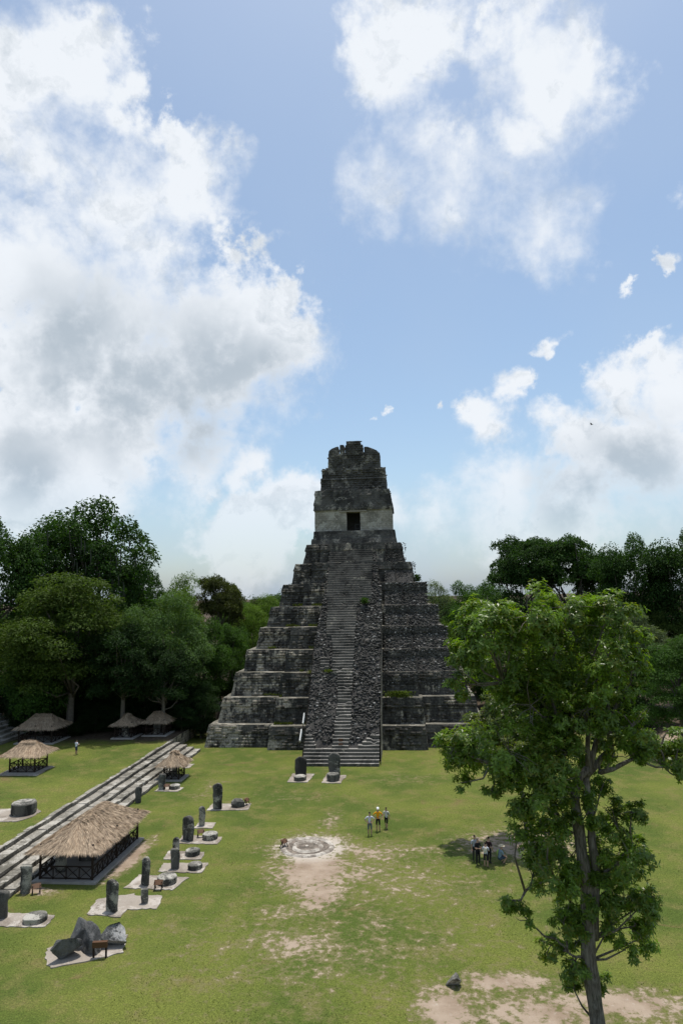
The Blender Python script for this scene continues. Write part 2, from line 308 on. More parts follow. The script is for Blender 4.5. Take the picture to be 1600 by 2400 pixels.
def ground_mat(name,upper=False):
    m,T=material(name); pos=T.new('ShaderNodeNewGeometry').outputs['Position']
    n0=T.noise(pos,.11,5,.6); n1=T.noise(pos,.55,6,.65); n2=T.noise(pos,3.2,6,.7); n3=T.noise(pos,14,3,.7)
    c=T.mix(T.ramp(n0,.36,.64),(.070,.100,.019),(.128,.147,.030))
    c=T.mix(T.ramp(n1,.45,.68,0,.7),c,(.165,.147,.05))
    c=T.mix(T.ramp(n2,.56,.75,0,.55),c,(.045,.075,.012))
    # faint arcs worn by feet and mowing
    br=T.ramp(T.noise(pos,.28,4,.7,.8),.60,.72,0,.6); c=T.mix(br,c,(.15,.105,.05))
    c=T.vmath('SCALE',c,T.math('MULTIPLY',T.ramp(n3,.25,.75,.35,1.65,False),T.ramp(T.noise(pos,6,4,.7),.3,.7,.75,1.25,False)))
    if not upper:
        fl=T.vmath('MULTIPLY',pos,(1,1,0)); acc=None
        for x,y,rx,ry,w in DIRT:
            e=T.vmath('LENGTH',T.vmath('MULTIPLY',T.vmath('SUBTRACT',fl,(x,y,0)),(1/rx,1/ry,0)))
            v=T.math('MULTIPLY_ADD',T.math('MINIMUM',e,3.0),-.62*w,w*.98); acc=v if acc is None else T.math('MAXIMUM',acc,v)
        ed=T.math('ADD',T.math('MULTIPLY',T.math('SUBTRACT',n1,.5),.9),T.math('MULTIPLY',T.math('SUBTRACT',T.noise(pos,2.2,7,.72),.5),1.9))
        dm=T.ramp(T.math('ADD',acc,ed),.36,.66)
        soil=T.mix(T.ramp(n1,.35,.65),(.265,.198,.142),(.36,.285,.215)); soil=T.mix(T.ramp(T.noise(pos,2.6,6,.7),.55,.7,0,.55),soil,(.46,.4,.34))
        ps=T.vmath('LENGTH',T.vmath('SUBTRACT',fl,(.2,-33.6,0))); soil=T.mix(T.ramp(ps,1.8,3.6,.8,0),soil,(.5,.45,.385))
        c=T.mix(T.ramp(T.math('ADD',acc,ed),.08,.42,0,.75),c,(.16,.145,.065)); c=T.mix(dm,c,soil)
    # litter of the forest floor
    sp=T.new('ShaderNodeSeparateXYZ'); T.l.new(pos,sp.inputs[0]); wob=T.math('MULTIPLY',T.math('SUBTRACT',n1,.5),6.0)
    edge=T.math('ADD',sp.outputs[1],wob)
    if upper: fm=T.ramp(edge,-5.0,-2.0)
    else: fm=T.math('MAXIMUM',T.ramp(edge,6.,10.),T.ramp(T.math('ADD',sp.outputs[0],wob),60,64))
    lit=T.mix(T.ramp(n2,.35,.65),(.05,.036,.025),(.11,.085,.06)); c=T.mix(fm,c,lit)
    T.l.new(c,T.b.inputs['Base Color']); T.b.inputs['Specular IOR Level'].default_value=.1
    bump(T,T.math('ADD',n3,T.math('MULTIPLY',n2,.6)),.7,.06); return m
M['lawn']=ground_mat('plaza_lawn'); M['lawn_up']=ground_mat('upper_lawn_grass',True)

# ------------------------------------------------------------------ ground
g=obj('ground',mesh('ground',[(-3000,-600,0),(3000,-600,0),(3000,5000,0),(-3000,5000,0)],[[0,1,2,3]],M['lawn'])); g['kind']='structure'
UZ=1.45
u=obj('upper_terrace_ground',mesh('upper_terrace_ground',[(-200,-140,UZ),(-21.3,-140,UZ),(-21.3,-2,UZ),(-21.3,4,UZ),(-21.3,200,UZ),(-200,200,UZ),(-21.3,-140,-.1),(-21.3,200,-.1)],[[0,1,2,3,4,5],[6,7,4,3,2,1]],[M['lawn_up'],M['terrace']],[0,1])); u['kind']='structure'

# ------------------------------------------------------------------ plaza steps up to the terrace
def rough_block(seed,mat,name,round_=.12,n=3):
    """unit block 0..1 with worn edges"""
    rs=np.random.default_rng(seed); t=np.linspace(0,1,n); V=[];idx={}
    F=[]
    def vid(p):
        k=tuple(np.round(p,4))
        if k not in idx: idx[k]=len(V); V.append(p)
        return idx[k]
    for ax in range(3):
        for s in (0.,1.):
            for i in range(n-1):
                for j in range(n-1):
                    q=[]
                    for a,b in ((i,j),(i+1,j),(i+1,j+1),(i,j+1)):
                        p=[0,0,0]; p[ax]=s; p[(ax+1)%3]=t[a]; p[(ax+2)%3]=t[b]; q.append(vid(np.array(p,float)))
                    F.append(q if s else q[::-1])
    V=np.array(V); c=V-.5; ncorner=(np.abs(c)>.49).sum(1); V=.5+c*(1-round_*.16*np.maximum(ncorner-1,0)[:,None])+rs.uniform(-1,1,V.shape)*.028
    return mesh(name,V,F,mat,[1 if (i//((n-1)**2))==1 else 0 for i in range(len(F))] if isinstance(mat,list) else None)
stw=thing('terrace_stairway','long low flight of pale stone steps along the upper lawn','steps',group=None)
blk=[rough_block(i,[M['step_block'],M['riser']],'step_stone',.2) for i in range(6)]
for i in range(5):
    x1=-17.7-.83*i; z1=.29*(i+1); x0=x1-(.86 if i<4 else .42)
    core=MB().box(x0-.3 if i<4 else x0,x1-.12,-120,-2.2,-.05,z1-.07); st=obj('step',core.mesh('step_core',M['step_block']),stw)
    y=-2.0-.1*i
    while y>-52:
        L=random.uniform(.9,2.2); b=blk[random.randrange(6)]
        o=obj('stone_block',b,st,(x0+random.uniform(-.03,.03),y-L,z1-.33),0,(x1-x0+random.uniform(-.02,.05),L-.012,.33+random.uniform(-.025,.03)))
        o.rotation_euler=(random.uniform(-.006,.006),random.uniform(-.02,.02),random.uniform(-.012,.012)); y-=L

# ------------------------------------------------------------------ the pyramid
pyr=thing('stepped_pyramid','tall dark grey stepped stone pyramid with shrine and roof comb','pyramid')
ZT=[0,2.68,5.8,8.77,11.57,14.45,17.2,20.35,23.35,26.3]
HB=[17.97,16.75,15.5,14.2,13.0,11.9,10.5,9.0,7.6]; HT=[17.4,16.1,14.95,13.9,12.45,11.3,9.9,8.45,7.05]
IW=[(-9.6,10.1),(-9.15,9.9),(-8.75,9.2),(-8.3,8.7),(-7.95,8.2),(-7.3,7.6),(-6.6,7.0),(-5.7,6.1),(-4.6,5.3)]
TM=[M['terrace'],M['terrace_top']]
rub_P=[];rub_S=[]
for k in range(9):
    z0,z1=ZT[k],ZT[k+1]; h=z1-z0; cx=.43*k/8; yb=1.7*k; bk=30-.8*k; e=HB[k]-HT[k]; zb=z0-(.15 if k else .05)
    rough=.05 if k<7 else .09
    bt=.5
    def R(f,z): return (cx-HB[k]+e*f,cx+HB[k]-e*f,yb+bt*f,bk-.5*f,z)
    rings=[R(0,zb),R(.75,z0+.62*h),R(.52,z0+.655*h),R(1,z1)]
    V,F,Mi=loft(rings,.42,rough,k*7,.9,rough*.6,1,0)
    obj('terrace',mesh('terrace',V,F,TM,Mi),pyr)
    a,b=IW[k]; dy=1.4 if k<6 else 1.4-.3*(k-5)
    def Q(f,z): return (a+.3*f,b-.3*f,yb-dy+bt*f,yb+3,z)
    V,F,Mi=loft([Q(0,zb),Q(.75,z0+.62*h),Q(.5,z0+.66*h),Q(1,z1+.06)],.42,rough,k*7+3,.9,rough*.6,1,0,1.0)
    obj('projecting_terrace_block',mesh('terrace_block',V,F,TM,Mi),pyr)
    # collapsed facing: rubble on the right wing of terraces 3 to 9 and on the uppermost left faces
    if 2<=k<9:
        n=[0,0,700,1700,1700,1500,1200,700,420][k]; t=RNG.uniform(0,1,n)**.9; x=RNG.uniform(4.7,HB[k]+.1,n); z=z0+t*h
        inn=x<b; yf=np.where(inn,yb-dy,yb)+bt*t
        if k in(2,): keep=z>z0+.35*h+vnoise(np.stack([x,yf,z],1),.4,3)*.8
        else: keep=np.ones(n,bool)
        slump=(np.clip(.6-t,0,1)/.6*.98+RNG.normal(0,.05,n))*(k>=3)
        P=np.stack([x+cx,yf-slump+.06,z],1)[keep]; rub_P.append(P); rub_S.append(RNG.uniform(.09,.2,len(P))*(1 if k<7 else .5))
        if 3<=k<=7:
            xx=np.linspace(4.66+cx,HB[k]-.35+cx,24); WV=[];WF=[]
            for i_,xq in enumerate(xx):
                yq=yb-(dy if xq-cx<b else 0)
                for w_ in range(6): tq=w_/5*.6; WV.append((xq,yq+bt*tq-(.6-tq)/.6*.98-.02,z0-.05+tq*h))
            for i_ in range(23):
                for w_ in range(5): q_=i_*6+w_; WF.append([q_,q_+6,q_+7,q_+1])
            WV=np.array(WV); WV+=vvec(WV,1.,15)*np.array([.03,.09,.05]); obj('fallen_facing',mesh('fallen_facing',WV,WF,M['rubble_base']),pyr)
        nl=max(60,n//5) if k<7 else 0; t=RNG.uniform(0,1,nl); x=HB[k]-e*t+cx-.06; y=yb+RNG.uniform(.5,10,nl); P=np.stack([x-(.0 if k<7 else .15),y,z0+t*h],1); rub_P.append(P); rub_S.append(RNG.uniform(.1,.22,nl)*(1 if k<7 else .4))
    if k>=7:
        n=260; t=RNG.uniform(0,1,n); x=RNG.uniform(-HT[k]+.25,-3.2,n); yf=np.where(x>a,yb-dy,yb)+bt*t; rub_P.append(np.stack([x+cx,yf+.05,z0+t*h],1)); rub_S.append(RNG.uniform(.05,.11,n))
def facing(k,x0,x1,yf,cover,seed):
    # squared stones of the terrace face, course by course, some lost
    z0,z1=ZT[k],ZT[k+1]; h=z1-z0; rs=np.random.default_rng(seed); B=[]; z=z0+.08
    while z<z1-.2:
        ch=rs.uniform(.26,.40); x=x0+rs.uniform(0,.3)
        while x<x1-.2:
            L=rs.uniform(.35,.95); u=(z-z0)/h; f=(.75*u/.62 if u<.62 else .52+.48*(u-.655)/.345)*bt
            c=np.array([[x+L/2,yf,z]])
            if rs.uniform()<cover+.45*vnoise(c,.45,77)[0]: B.append((x,min(x+L,x1)-.025,yf+f-rs.uniform(.015,.075),z,min(z+ch,z1-.03)-.022))
            x+=L
        z+=ch
    if not B: return
    B=np.array(B); n=len(B); V=np.zeros((n,8,3))
    for q,(a,b_,c) in enumerate(((0,0,0),(1,0,0),(1,1,0),(0,1,0),(0,0,1),(1,0,1),(1,1,1),(0,1,1))):
        V[:,q,0]=np.where(a,B[:,1],B[:,0]); V[:,q,1]=B[:,2]+(.30 if b_ else 0)+(.04 if c else 0); V[:,q,2]=np.where(c,B[:,4],B[:,3])
    V+=rs.uniform(-.014,.014,V.shape); F=(np.array(BOXF)[None]+np.arange(n)[:,None,None]*8).reshape(-1,4)
    obj('facing_stones',mesh('facing_stones',V.reshape(-1,3),F,M['facing']),pyr,kind='stuff')
M['facing']=stone_mat('facing_stone',(.045,.042,.037),(.105,.098,.084),(.40,.355,.28),.42,.6,.85,island=True)
for k in range(9):
    cx=.43*k/8; yb=1.7*k; bt=.5; dy=1.4 if k<6 else 1.4-.3*(k-5); a,b=IW[k]; e=HB[k]-HT[k]
    facing(k,cx-HB[k]+e*.6+.1,a,yb,.62,300+k); facing(k,a+.3,-4.1 if k<6 else -3.3,yb-dy,.5,320+k)
    if k<3: facing(k,4.75,b-.3,yb-dy,.5 if k<2 else .3,340+k); facing(k,b,cx+HB[k]-e*.6-.1,yb,.5 if k<2 else .3,360+k)
def rubble_mat(name):
    m,T=material(name); ge=T.new('ShaderNodeNewGeometry'); r=ge.outputs['Random Per Island']; pos=ge.outputs['Position']
    c=T.mix(T.ramp(r,.2,1),(.042,.040,.036),(.115,.109,.097)); c=T.mix(T.ramp(T.noise(pos,.45,5,.7),.6,.72,0,.7),c,(.2,.185,.155))
    c=T.mix(T.math('GREATER_THAN',r,.955),c,(.3,.29,.27)); c=T.vmath('SCALE',c,T.ramp(T.noise(pos,7,5,.7),.25,.75,.65,1.35,False)); T.l.new(c,T.b.inputs['Base Color']); bump(T,T.noise(pos,18,4,.7),.5,.03); return m
M['rubble']=rubble_mat('rubble_stone')
V,F=stones(np.concatenate(rub_P),np.concatenate(rub_S),RNG,(1.25,.8,.62)); obj('terrace_rubble',mesh('terrace_rubble',V,F,M['rubble']),pyr,kind='stuff')

# stair ramp: surface y = -9.4 + .91 z
def ys(z): return -9.4+.91*z
def wl(z): return -np.interp(z,[0,13,20,27],[4.02,4.0,3.2,3.05])
def wr(z): return np.interp(z,[0,19,23,27],[4.45,4.55,3.85,3.75])
def path(z): return np.interp(z,[1.4,1.7,3.77,6.3,8.9,9.4,12.2,13.4,13.9,17.4,18.5,22,26.3],[-.9,-.85,-.75,-.55,-.7,-1.5,-1.65,-1.9,-2.55,-2.8,-2.9,-3.0,-3.0]),np.interp(z,[1.4,1.7,3.77,6.3,9.4,14,17.5,18.0,18.5,22,26.3],[1.05,1.05,1.2,1.05,1.18,1.22,1.38,1.6,3.2,3.3,3.45])
stairway=thing('stairway','x','x'); stairway.parent=pyr
for q in('label','category'): del stairway[q]
V=[];F=[];zz=np.linspace(0,26.25,64); nxs=14
for i,z in enumerate(zz):
    for j in range(nxs+1): x=wl(z)+(wr(z)-wl(z))*j/nxs; V.append((x,ys(z)+.16,z))
for i in range(63):
    for j in range(nxs): a=i*(nxs+1)+j; F.append([a,a+1,a+nxs+2,a+nxs+1])
V=np.array(V); V+=vvec(V,.9,11)*np.array([.03,.10,.05])
obj('ramp_core',mesh('ramp_core',V,F,M['rubble_base']),stairway)
V=[];F=[]
for s,wf in ((-1,wl),(1,wr)):
    b0=len(V); nd=9
    for z in np.linspace(0,26.3,64):
        for j in range(nd+1): V.append((wf(z)+s*.02+s*.12*(1-z/26),ys(z)+.03+(min(10.,26-ys(z)-8))*j/nd,z))
    for i in range(63):
        for j in range(nd): a=b0+i*(nd+1)+j; q=[a,a+1,a+nd+2,a+nd+1]; F.append(q if s>0 else q[::-1])
V=np.array(V); V+=vvec(V,.8,17)*np.array([.05,.05,.03]); 
obj('flank_wall',mesh('flank_wall',V,F,M['flank']),stairway)
n=5200; z=RNG.uniform(1.2,26.2,n); x=wl(z)+(wr(z)-wl(z))*RNG.uniform(0,1,n); pl,pr=path(z); keep=(x<pl-.02)|(x>pr+.02)
front=z<1.6+np.abs(x-.1)*.30; keep&=~front; x,z=x[keep],z[keep]
P=np.stack([x,ys(z)+.10+vnoise(np.stack([x,z,z],1),.8,4)*.10,z],1)
V,F=stones(P,RNG.uniform(.10,.21,len(P)),RNG,(1.3,.85,.6)); obj('stair_rubble',mesh('stair_rubble',V,F,M['rubble']),stairway,kind='stuff')
NS=82; rise=26.3/NS
for i in range(NS):
    z0=i*rise; z1=z0+rise; y0=ys(z0)-.02
    segs=[]
    if i<5: segs=[(wl(z0),wr(z0))]
    else:
        pl,pr=path(z1); pl+=random.uniform(-.12,.12); pr+=random.uniform(-.12,.12); segs=[(pl,pr)]
        if i<9: e=(i-4)*.62; segs+=[(wl(z0),-3.1-e*.28+.55),(1.6+e*.75,wr(z0))]
        if 30<=i<=33: segs.append((-3.0,-1.9))
    for (a,b) in segs:
        B=MB()
        if b-a<.25: continue
        nn=max(3,int((b-a)/.22)); t=np.linspace(a,b,nn+1); j1=vnoise(np.stack([t,t*0+i*1.7,t*0],1),1.1,21)*(.05 if i>4 else .015); j2=vnoise(np.stack([t,t*0+i*2.3,t*0],1),1.6,22)*(.045 if i>4 else .012)
        if i>4: j2+=-.16*(vnoise(np.stack([t,t*0+i*.9,t*0],1),.9,25)>.62)
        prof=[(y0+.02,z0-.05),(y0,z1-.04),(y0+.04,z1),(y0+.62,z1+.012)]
        V=[];F=[];Mi=[]
        for q,(tt) in enumerate(t):
            for w,(yy,zv) in enumerate(prof): V.append((tt,yy+j1[q]*(1 if w<3 else .2),zv+(j2[q] if w else 0)))
        for q in range(nn):
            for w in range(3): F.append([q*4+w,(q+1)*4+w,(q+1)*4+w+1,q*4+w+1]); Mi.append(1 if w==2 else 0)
        F.append([0,1,2,3]); Mi.append(0); F.append([nn*4+w for w in(3,2,1,0)]); Mi.append(0)
        for f_,m_ in zip(F,Mi): B.F.append([v+B.n for v in f_]); B.M.append(m_)
        B.V.append(np.array(V)); B.n+=len(V)
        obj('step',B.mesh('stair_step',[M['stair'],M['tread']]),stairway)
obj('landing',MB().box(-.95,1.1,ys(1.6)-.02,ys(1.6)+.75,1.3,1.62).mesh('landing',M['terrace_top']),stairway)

# shrine on top
def part(name,rings,mat,amp,seed,cell=.3,parent=pyr,scale=1.6,capm=None):
    V,F,Mi=loft(rings,cell,amp,seed,scale,amp*.7,1 if capm else 0,0,.6); return obj(name,mesh(name,V,F,[mat]+([capm] if capm else []),Mi),parent)
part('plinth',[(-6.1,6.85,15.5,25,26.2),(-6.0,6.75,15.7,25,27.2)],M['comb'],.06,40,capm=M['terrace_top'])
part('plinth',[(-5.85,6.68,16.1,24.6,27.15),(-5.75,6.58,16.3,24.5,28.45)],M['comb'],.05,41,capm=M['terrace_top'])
shr=bpy.data.objects.new('shrine',None); COL.objects.link(shr); shr.parent=pyr
part('wall',[(-5.72,-.80,17.2,18.6,28.4),(-5.72,-.80,17.22,18.6,31.75)],M['shrine'],.025,42,.3,shr)
part('wall',[(1.34,6.25,17.2,18.6,28.4),(1.34,6.25,17.22,18.6,31.75)],M['shrine'],.025,43,.3,shr)
part('wall',[(-.80,1.34,17.23,18.6,31.40),(-.80,1.34,17.23,18.6,31.75)],M['shrine'],.012,44,.3,shr)
part('wall',[(-5.72,-4.2,18.6,24,28.4),(-5.72,-4.2,18.6,24,31.75)],M['shrine'],.02,45,.4,shr)
part('wall',[(4.7,6.25,18.6,24,28.4),(4.7,6.25,18.6,24,31.75)],M['shrine'],.02,46,.4,shr)
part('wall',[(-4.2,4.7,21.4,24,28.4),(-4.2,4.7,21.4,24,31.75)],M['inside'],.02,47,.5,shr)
obj('lintel',MB().box(-1.9,2.35,17.0,17.6,31.42,31.62).mesh('lintel',M['beam']),shr)
gt=MB()
for x in (.52,1.3): gt.bar((x,17.7,28.45),(x,17.7,29.55),.05)
for zq in (28.9,29.5): gt.bar((.52,17.7,zq),(1.3,17.7,zq),.05)
obj('gate',gt.mesh('gate',M['iron']),shr)
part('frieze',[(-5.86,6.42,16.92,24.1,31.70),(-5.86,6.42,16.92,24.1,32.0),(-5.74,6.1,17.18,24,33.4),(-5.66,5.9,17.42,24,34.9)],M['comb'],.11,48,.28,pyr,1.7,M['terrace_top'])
cmb=bpy.data.objects.new('roof_comb',None); COL.objects.link(cmb); cmb.parent=pyr
def cpart(x0,x1,z0,z1,y0,y1,seed,amp=.12,bat=.15): return part('comb_tier',[(x0,x1,y0,y1,z0),(x0+bat*.5,x1-bat*.5,y0+bat,y1-bat,z1)],M['comb'],amp,seed,.26,cmb,1.9)
cpart(-5.05,5.42,34.8,37.3,19.9,24,50); cpart(-4.85,5.3,37.2,38.85,20.2,23.9,51)
cpart(-5.02,5.38,36.95,37.25,19.8,24.05,52,.06); cpart(-3.92,4.5,38.8,41.3,20.6,23.6,53)
part('comb_tier',[(-3.82,-2.2,20.7,23.4,41.1),(-3.75,-2.2,20.7,23.4,41.8),(-3.2,-2.2,20.75,23.4,42.25),(-2.55,-2.2,20.8,23.4,42.5)],M['comb'],.06,54,.26,cmb,1.9); cpart(-1.95,-1.28,41.1,42.8,20.7,23.3,56,.05,.05)
cpart(-1.1,1.78,41.0,42.7,20.6,23.3,57,.06,.06); cpart(-.88,1.4,42.6,43.35,20.65,23.2,58,.05,.06)
part('comb_tier',[(1.98,4.15,20.7,23.4,41.1),(1.98,4.05,20.7,23.4,41.7),(1.98,3.3,20.75,23.4,42.0),(1.98,2.5,20.8,23.4,42.35)],M['comb'],.06,59,.26,cmb,1.9); cpart(3.9,4.45,40.2,41.2,20.8,23.3,61,.08)
# carved courses standing proud of the comb and frieze
P=[];S=[]
for (x0,x1,z0,z1,y0,n) in ((-4.9,5.3,34.9,38.8,19.95,520),(-3.8,4.3,38.8,41.6,20.65,330),(-5.6,6.0,31.9,34.8,17.1,480),(-1,1.6,41.5,43.2,20.62,60)):
    x=RNG.uniform(x0,x1,n); z=np.round(RNG.uniform(z0,z1,n)/.36)*.36; y=y0+(z-z0)*(.35 if y0<18 else .05); P.append(np.stack([x,y,z],1)); S.append(RNG.uniform(.08,.22,n))
V,F=stones(np.concatenate(P),np.concatenate(S),RNG,(1.4,.55,.65)); obj('carved_relief',mesh('carved_relief',V,F,M['comb']),cmb,kind='stuff')

# small fittings on the stair
def railing_board(a,b,label):
    t=thing('stair_rail',label,'rail',a,0,'white boards beside the stair'); d=Vector(b)-Vector(a)
    obj('rail_board',MB().bar((0,0,.75),(d.x,d.y,d.z+.75),.10,.42).mesh('rail_board',M['rail']),t)
    for f in (.12,.88): obj('post',MB().bar(tuple(d*f-Vector((0,0,.25))),tuple(d*f+Vector((0,0,.72))),.07).mesh('rail_post',M['wood']),t)
railing_board((-4.55,-7.6,1.55),(-4.5,-6.5,2.6),'lower white board of the handrail at the pyramid stair foot')
railing_board((-4.4,-6.1,3.2),(-4.35,-5.2,4.2),'upper white board of the handrail at the pyramid stair foot')
def wooden_chair(loc,rz,label):
    t=thing('wooden_chair',label,'chair',loc,rz); w=.46
    obj('seat',MB().box(-.23,.23,-.22,.22,.4,.44).mesh('seat',M['board']),t)
    obj('backrest',MB().box(-.22,.22,.19,.23,.6,.95).mesh('backrest',M['board']),t)
    for x in(-.2,.2):
        obj('leg',MB().bar((x,-.19,0),(x,-.19,.4),.05).mesh('leg',M['board']),t); obj('leg',MB().bar((x,.2,0),(x,.22,.95),.05).mesh('leg',M['board']),t)
wooden_chair((.1,ys(1.6)+.3,1.62),0,'small brown wooden barrier chair on the stair landing')

# ------------------------------------------------------------------ stelae, altars, pads, signs
def stela_mesh(w,h,th,seed,top=.5):
    rows=16; n=20; V=[];F=[]
    for i in range(rows+1):
        z=h*(1-(1-i/rows)**1.5) ; u=z/h
        zt=h-top*w; f=1.0 if z<zt else math.sqrt(max(.02,1-((z-zt)/(h-zt+1e-6))**2*.97))
        hw=w/2*(.9+.13*math.sin(u*2.4))*f
        for j in range(n):
            a=2*math.pi*j/n; c,s=math.cos(a),math.sin(a); p=.45
            V.append((hw*math.copysign(abs(c)**p,c),th/2*(.6+.4*f)*math.copysign(abs(s)**p,s),z-.1))
    for i in range(rows):
        for j in range(n): F.append([i*n+j,i*n+(j+1)%n,(i+1)*n+(j+1)%n,(i+1)*n+j])
    F.append([rows*n+j for j in range(n)])
    V=np.array(V); V+=vvec(V+seed*5.3,2.4,31)*.045+vvec(V+seed*2.1,6,34)*.018; return mesh('stela',V,F,M['stela'],None,True)
def drum_mesh(r,h,seed,mat,dome=.06,name='altar'):
    n=28; prof=[(r*.96,-.05),(r*1.0,h*.25),(r*1.01,h*.6),(r*.99,h*.92),(r*.93,h),(r*.5,h+dome*.4),(r*.15,h+dome*.5)]; V=[];F=[]
    for q,z in prof:
        for j in range(n): a=2*math.pi*j/n; V.append((q*math.cos(a),q*math.sin(a),z))
    for i in range(len(prof)-1):
        for j in range(n): F.append([i*n+j,i*n+(j+1)%n,(i+1)*n+(j+1)%n,(i+1)*n+j])
    F.append([(len(prof)-1)*n+j for j in range(n)]); V=np.array(V); V+=vvec(V+seed*3.3,2.2,37)*.04*np.array([1,1,.5])+vvec(V+seed,7,40)*.018
    return mesh(name,V,F,[mat,M['stela']],[1]*(3*n)+[0]*(len(F)-3*n),False)
def pad(pts,label,z=0.,h=.05):
    P=[];n=len(pts)
    for i in range(n):
        a=np.array(pts[i]);b=np.array(pts[(i+1)%n]);L=np.linalg.norm(b-a);k=max(2,int(L/.25))
        for j in range(k): q=a+(b-a)*j/k; P.append(q+RNG.uniform(-.07,.07,2))
    ar=sum(P[i][0]*P[(i+1)%len(P)][1]-P[(i+1)%len(P)][0]*P[i][1] for i in range(len(P)))
    if ar<0: P=P[::-1]
    m=len(P); V=[(x,y,z-.02) for x,y in P]+[(x,y,z+h) for x,y in P]; F=[[i,(i+1)%m,(i+1)%m+m,i+m] for i in range(m)]+[[m+i for i in range(m)]]
    o=obj('gravel_pad',mesh('gravel_pad',V,F,M['pad'])); o['kind']='structure'; return o
def stela(x,y,w,h,label,rz=0,z=0.,lean=0.,th=None,top=.5,seed=None):
    o=obj('stela',stela_mesh(w,h*1.04+.1,th or min(.42,w*.5),seed or int(abs(x*31+y*17))%97,top),None,(x,y,z),rz); o.rotation_euler=(0,lean,rz); return tag(o,label,'stela','carved stelae on the plaza')
def altar(x,y,r,h,label,z=0.):
    return tag(obj('altar',drum_mesh(r*1.08,h*1.12,int(abs(x*13+y*7))%89,M['altar']),None,(x,y,z),random.uniform(0,6)),label,'altar','round altars on the plaza')
def sign_stand(x,y,rz,label,w=.55,z=0.,col='board'):
    t=thing('sign_stand',label,'sign stand',(x,y,z),rz,'wooden sign stands'); c,s=math.cos(.9),math.sin(.9)
    b=MB().bar((-w/2,-.02,.5),(w/2,-.02,.5),.34,.03); me=b.mesh('board',M[col]); me.transform(Matrix.Translation((0,0,.5))@Matrix.Rotation(.7,4,'X')@Matrix.Translation((0,0,-.5))); obj('board',me,t)
    for sx in(-1,1):
        obj('leg',MB().bar((sx*w*.4,-.22,0),(sx*w*.4,.12,.6),.05).mesh('leg',M['wood']),t)
        obj('leg',MB().bar((sx*w*.4,.24,0),(sx*w*.4,-.10,.55),.05).mesh('leg',M['wood']),t)
for q in ([(-4.65,-15.89),(-4.56,-12.52),(-2.22,-12.68),(-2.54,-15.97)],[(-1.11,-16.12),(-.94,-12.99),(1.23,-13.15),(.83,-16.26)],[(-10.18,-25.25),(-10.19,-23.26),(-6.69,-23.17),(-6.55,-24.92)],
    [(-9.89,-29.83),(-9.92,-28.38),(-8.44,-28.42),(-8.31,-29.85)],[(-10.28,-33.31),(-10.25,-31.44),(-6.95,-31.77),(-6.96,-33.29)],[(-10.12,-36.43),(-10.31,-34.85),(-7.43,-35.0),(-7.36,-36.38)],[(-9.64,-38.66),(-9.78,-37.14),(-6.58,-37.01),(-6.53,-38.75)],
    [(-10.93,-41.37),(-10.74,-39.19),(-7.2,-39.55),(-7.61,-41.49)],[(-11.75,-44.95),(-11.96,-43.02),(-9.97,-42.14),(-9.72,-42.43),(-8.02,-42.35),(-7.68,-44.13),(-9.44,-44.31),(-9.52,-45.33),(-11.58,-45.12)],
    [(-17.2,-46.88),(-17.2,-45.1),(-13.53,-45.3),(-13.37,-46.76)],[(-11.62,-50.05),(-11.99,-49.09),(-11.61,-48.49),(-10.72,-47.77),(-8.23,-47.42),(-7.68,-49.29),(-9.47,-50.34),(-10.76,-50.95),(-11.12,-50.75)],
    [(-17.1,-19.43),(-17.1,-17.72),(-14.63,-18.05),(-14.71,-19.47)],[(-17.23,-10.6),(-17.31,-8.47),(-16.49,-8.65),(-16.56,-10.3)]): pad(q,'')
pad([(-26.8,-33.4),(-26.6,-30.1),(-23.4,-29.9),(-22.55,-30.6),(-22.5,-32.0),(-23.1,-33.2)],'',UZ)
pad([(-33.4,-19.6),(-33.4,-15.8),(-29.2,-15.9),(-29.1,-19.5)],'',UZ)
stela(-3.53,-13.75,1.2,1.95,'broad round-topped stela left of the pair before the pyramid stair',.05,top=.35)
stela(0.05,-14.2,1.2,2.45,'tall round-topped stela in front of the pyramid stair foot',-.05,top=.4)
stela(-9.34,-24.7,.82,2.1,'tall dark stela standing left of a rounded boulder altar',.1,top=.3)
stela(-9.4,-29.2,.5,1.5,'narrow dark stela alone on its small gravel pad',.2,top=.3)
stela(-9.51,-32.5,.98,1.75,'wide dark stela with slanted top, mid row, beside a sign stand',-.5,top=.3)
stela(-9.43,-35.6,.48,1.2,'short dark stela half hidden behind a pale-topped one',.1,top=.4)
stela(-8.65,-38.1,.58,1.33,'dark stela with pale flat top in front of a shorter dark one',.2,top=.08)
stela(-9.74,-40.8,.66,1.72,'leaning pale-streaked pointed stela at the pavilion corner lawn',-.6,0,.06,.3,.55)
stela(-10.35,-44.6,.76,1.78,'tall grey stela with pale rounded cap near the boulders',-.35,top=.45)
stela(-8.74,-43.5,.46,.84,'smallest dark block stela on the bent gravel pad',.1,top=.05)
stela(-16.7,-45.8,.85,1.5,'dark broken stela at the left frame edge beside steps',.1,top=.12)
stela(-17.12,-42.3,.66,1.66,'pale grey upright slab against the steps, left of large pavilion',.0,top=.1)
stela(-17.3,-23.0,.56,1.4,'dark stela standing against the steps behind the large pavilion',.1,top=.35)
stela(-16.55,-18.8,.66,1.45,'pale square-topped stela beside the small pavilion',.1,top=.08)
stela(-17.1,-9.8,.42,1.0,'small dark stela behind the small pavilion by steps',0,top=.2)
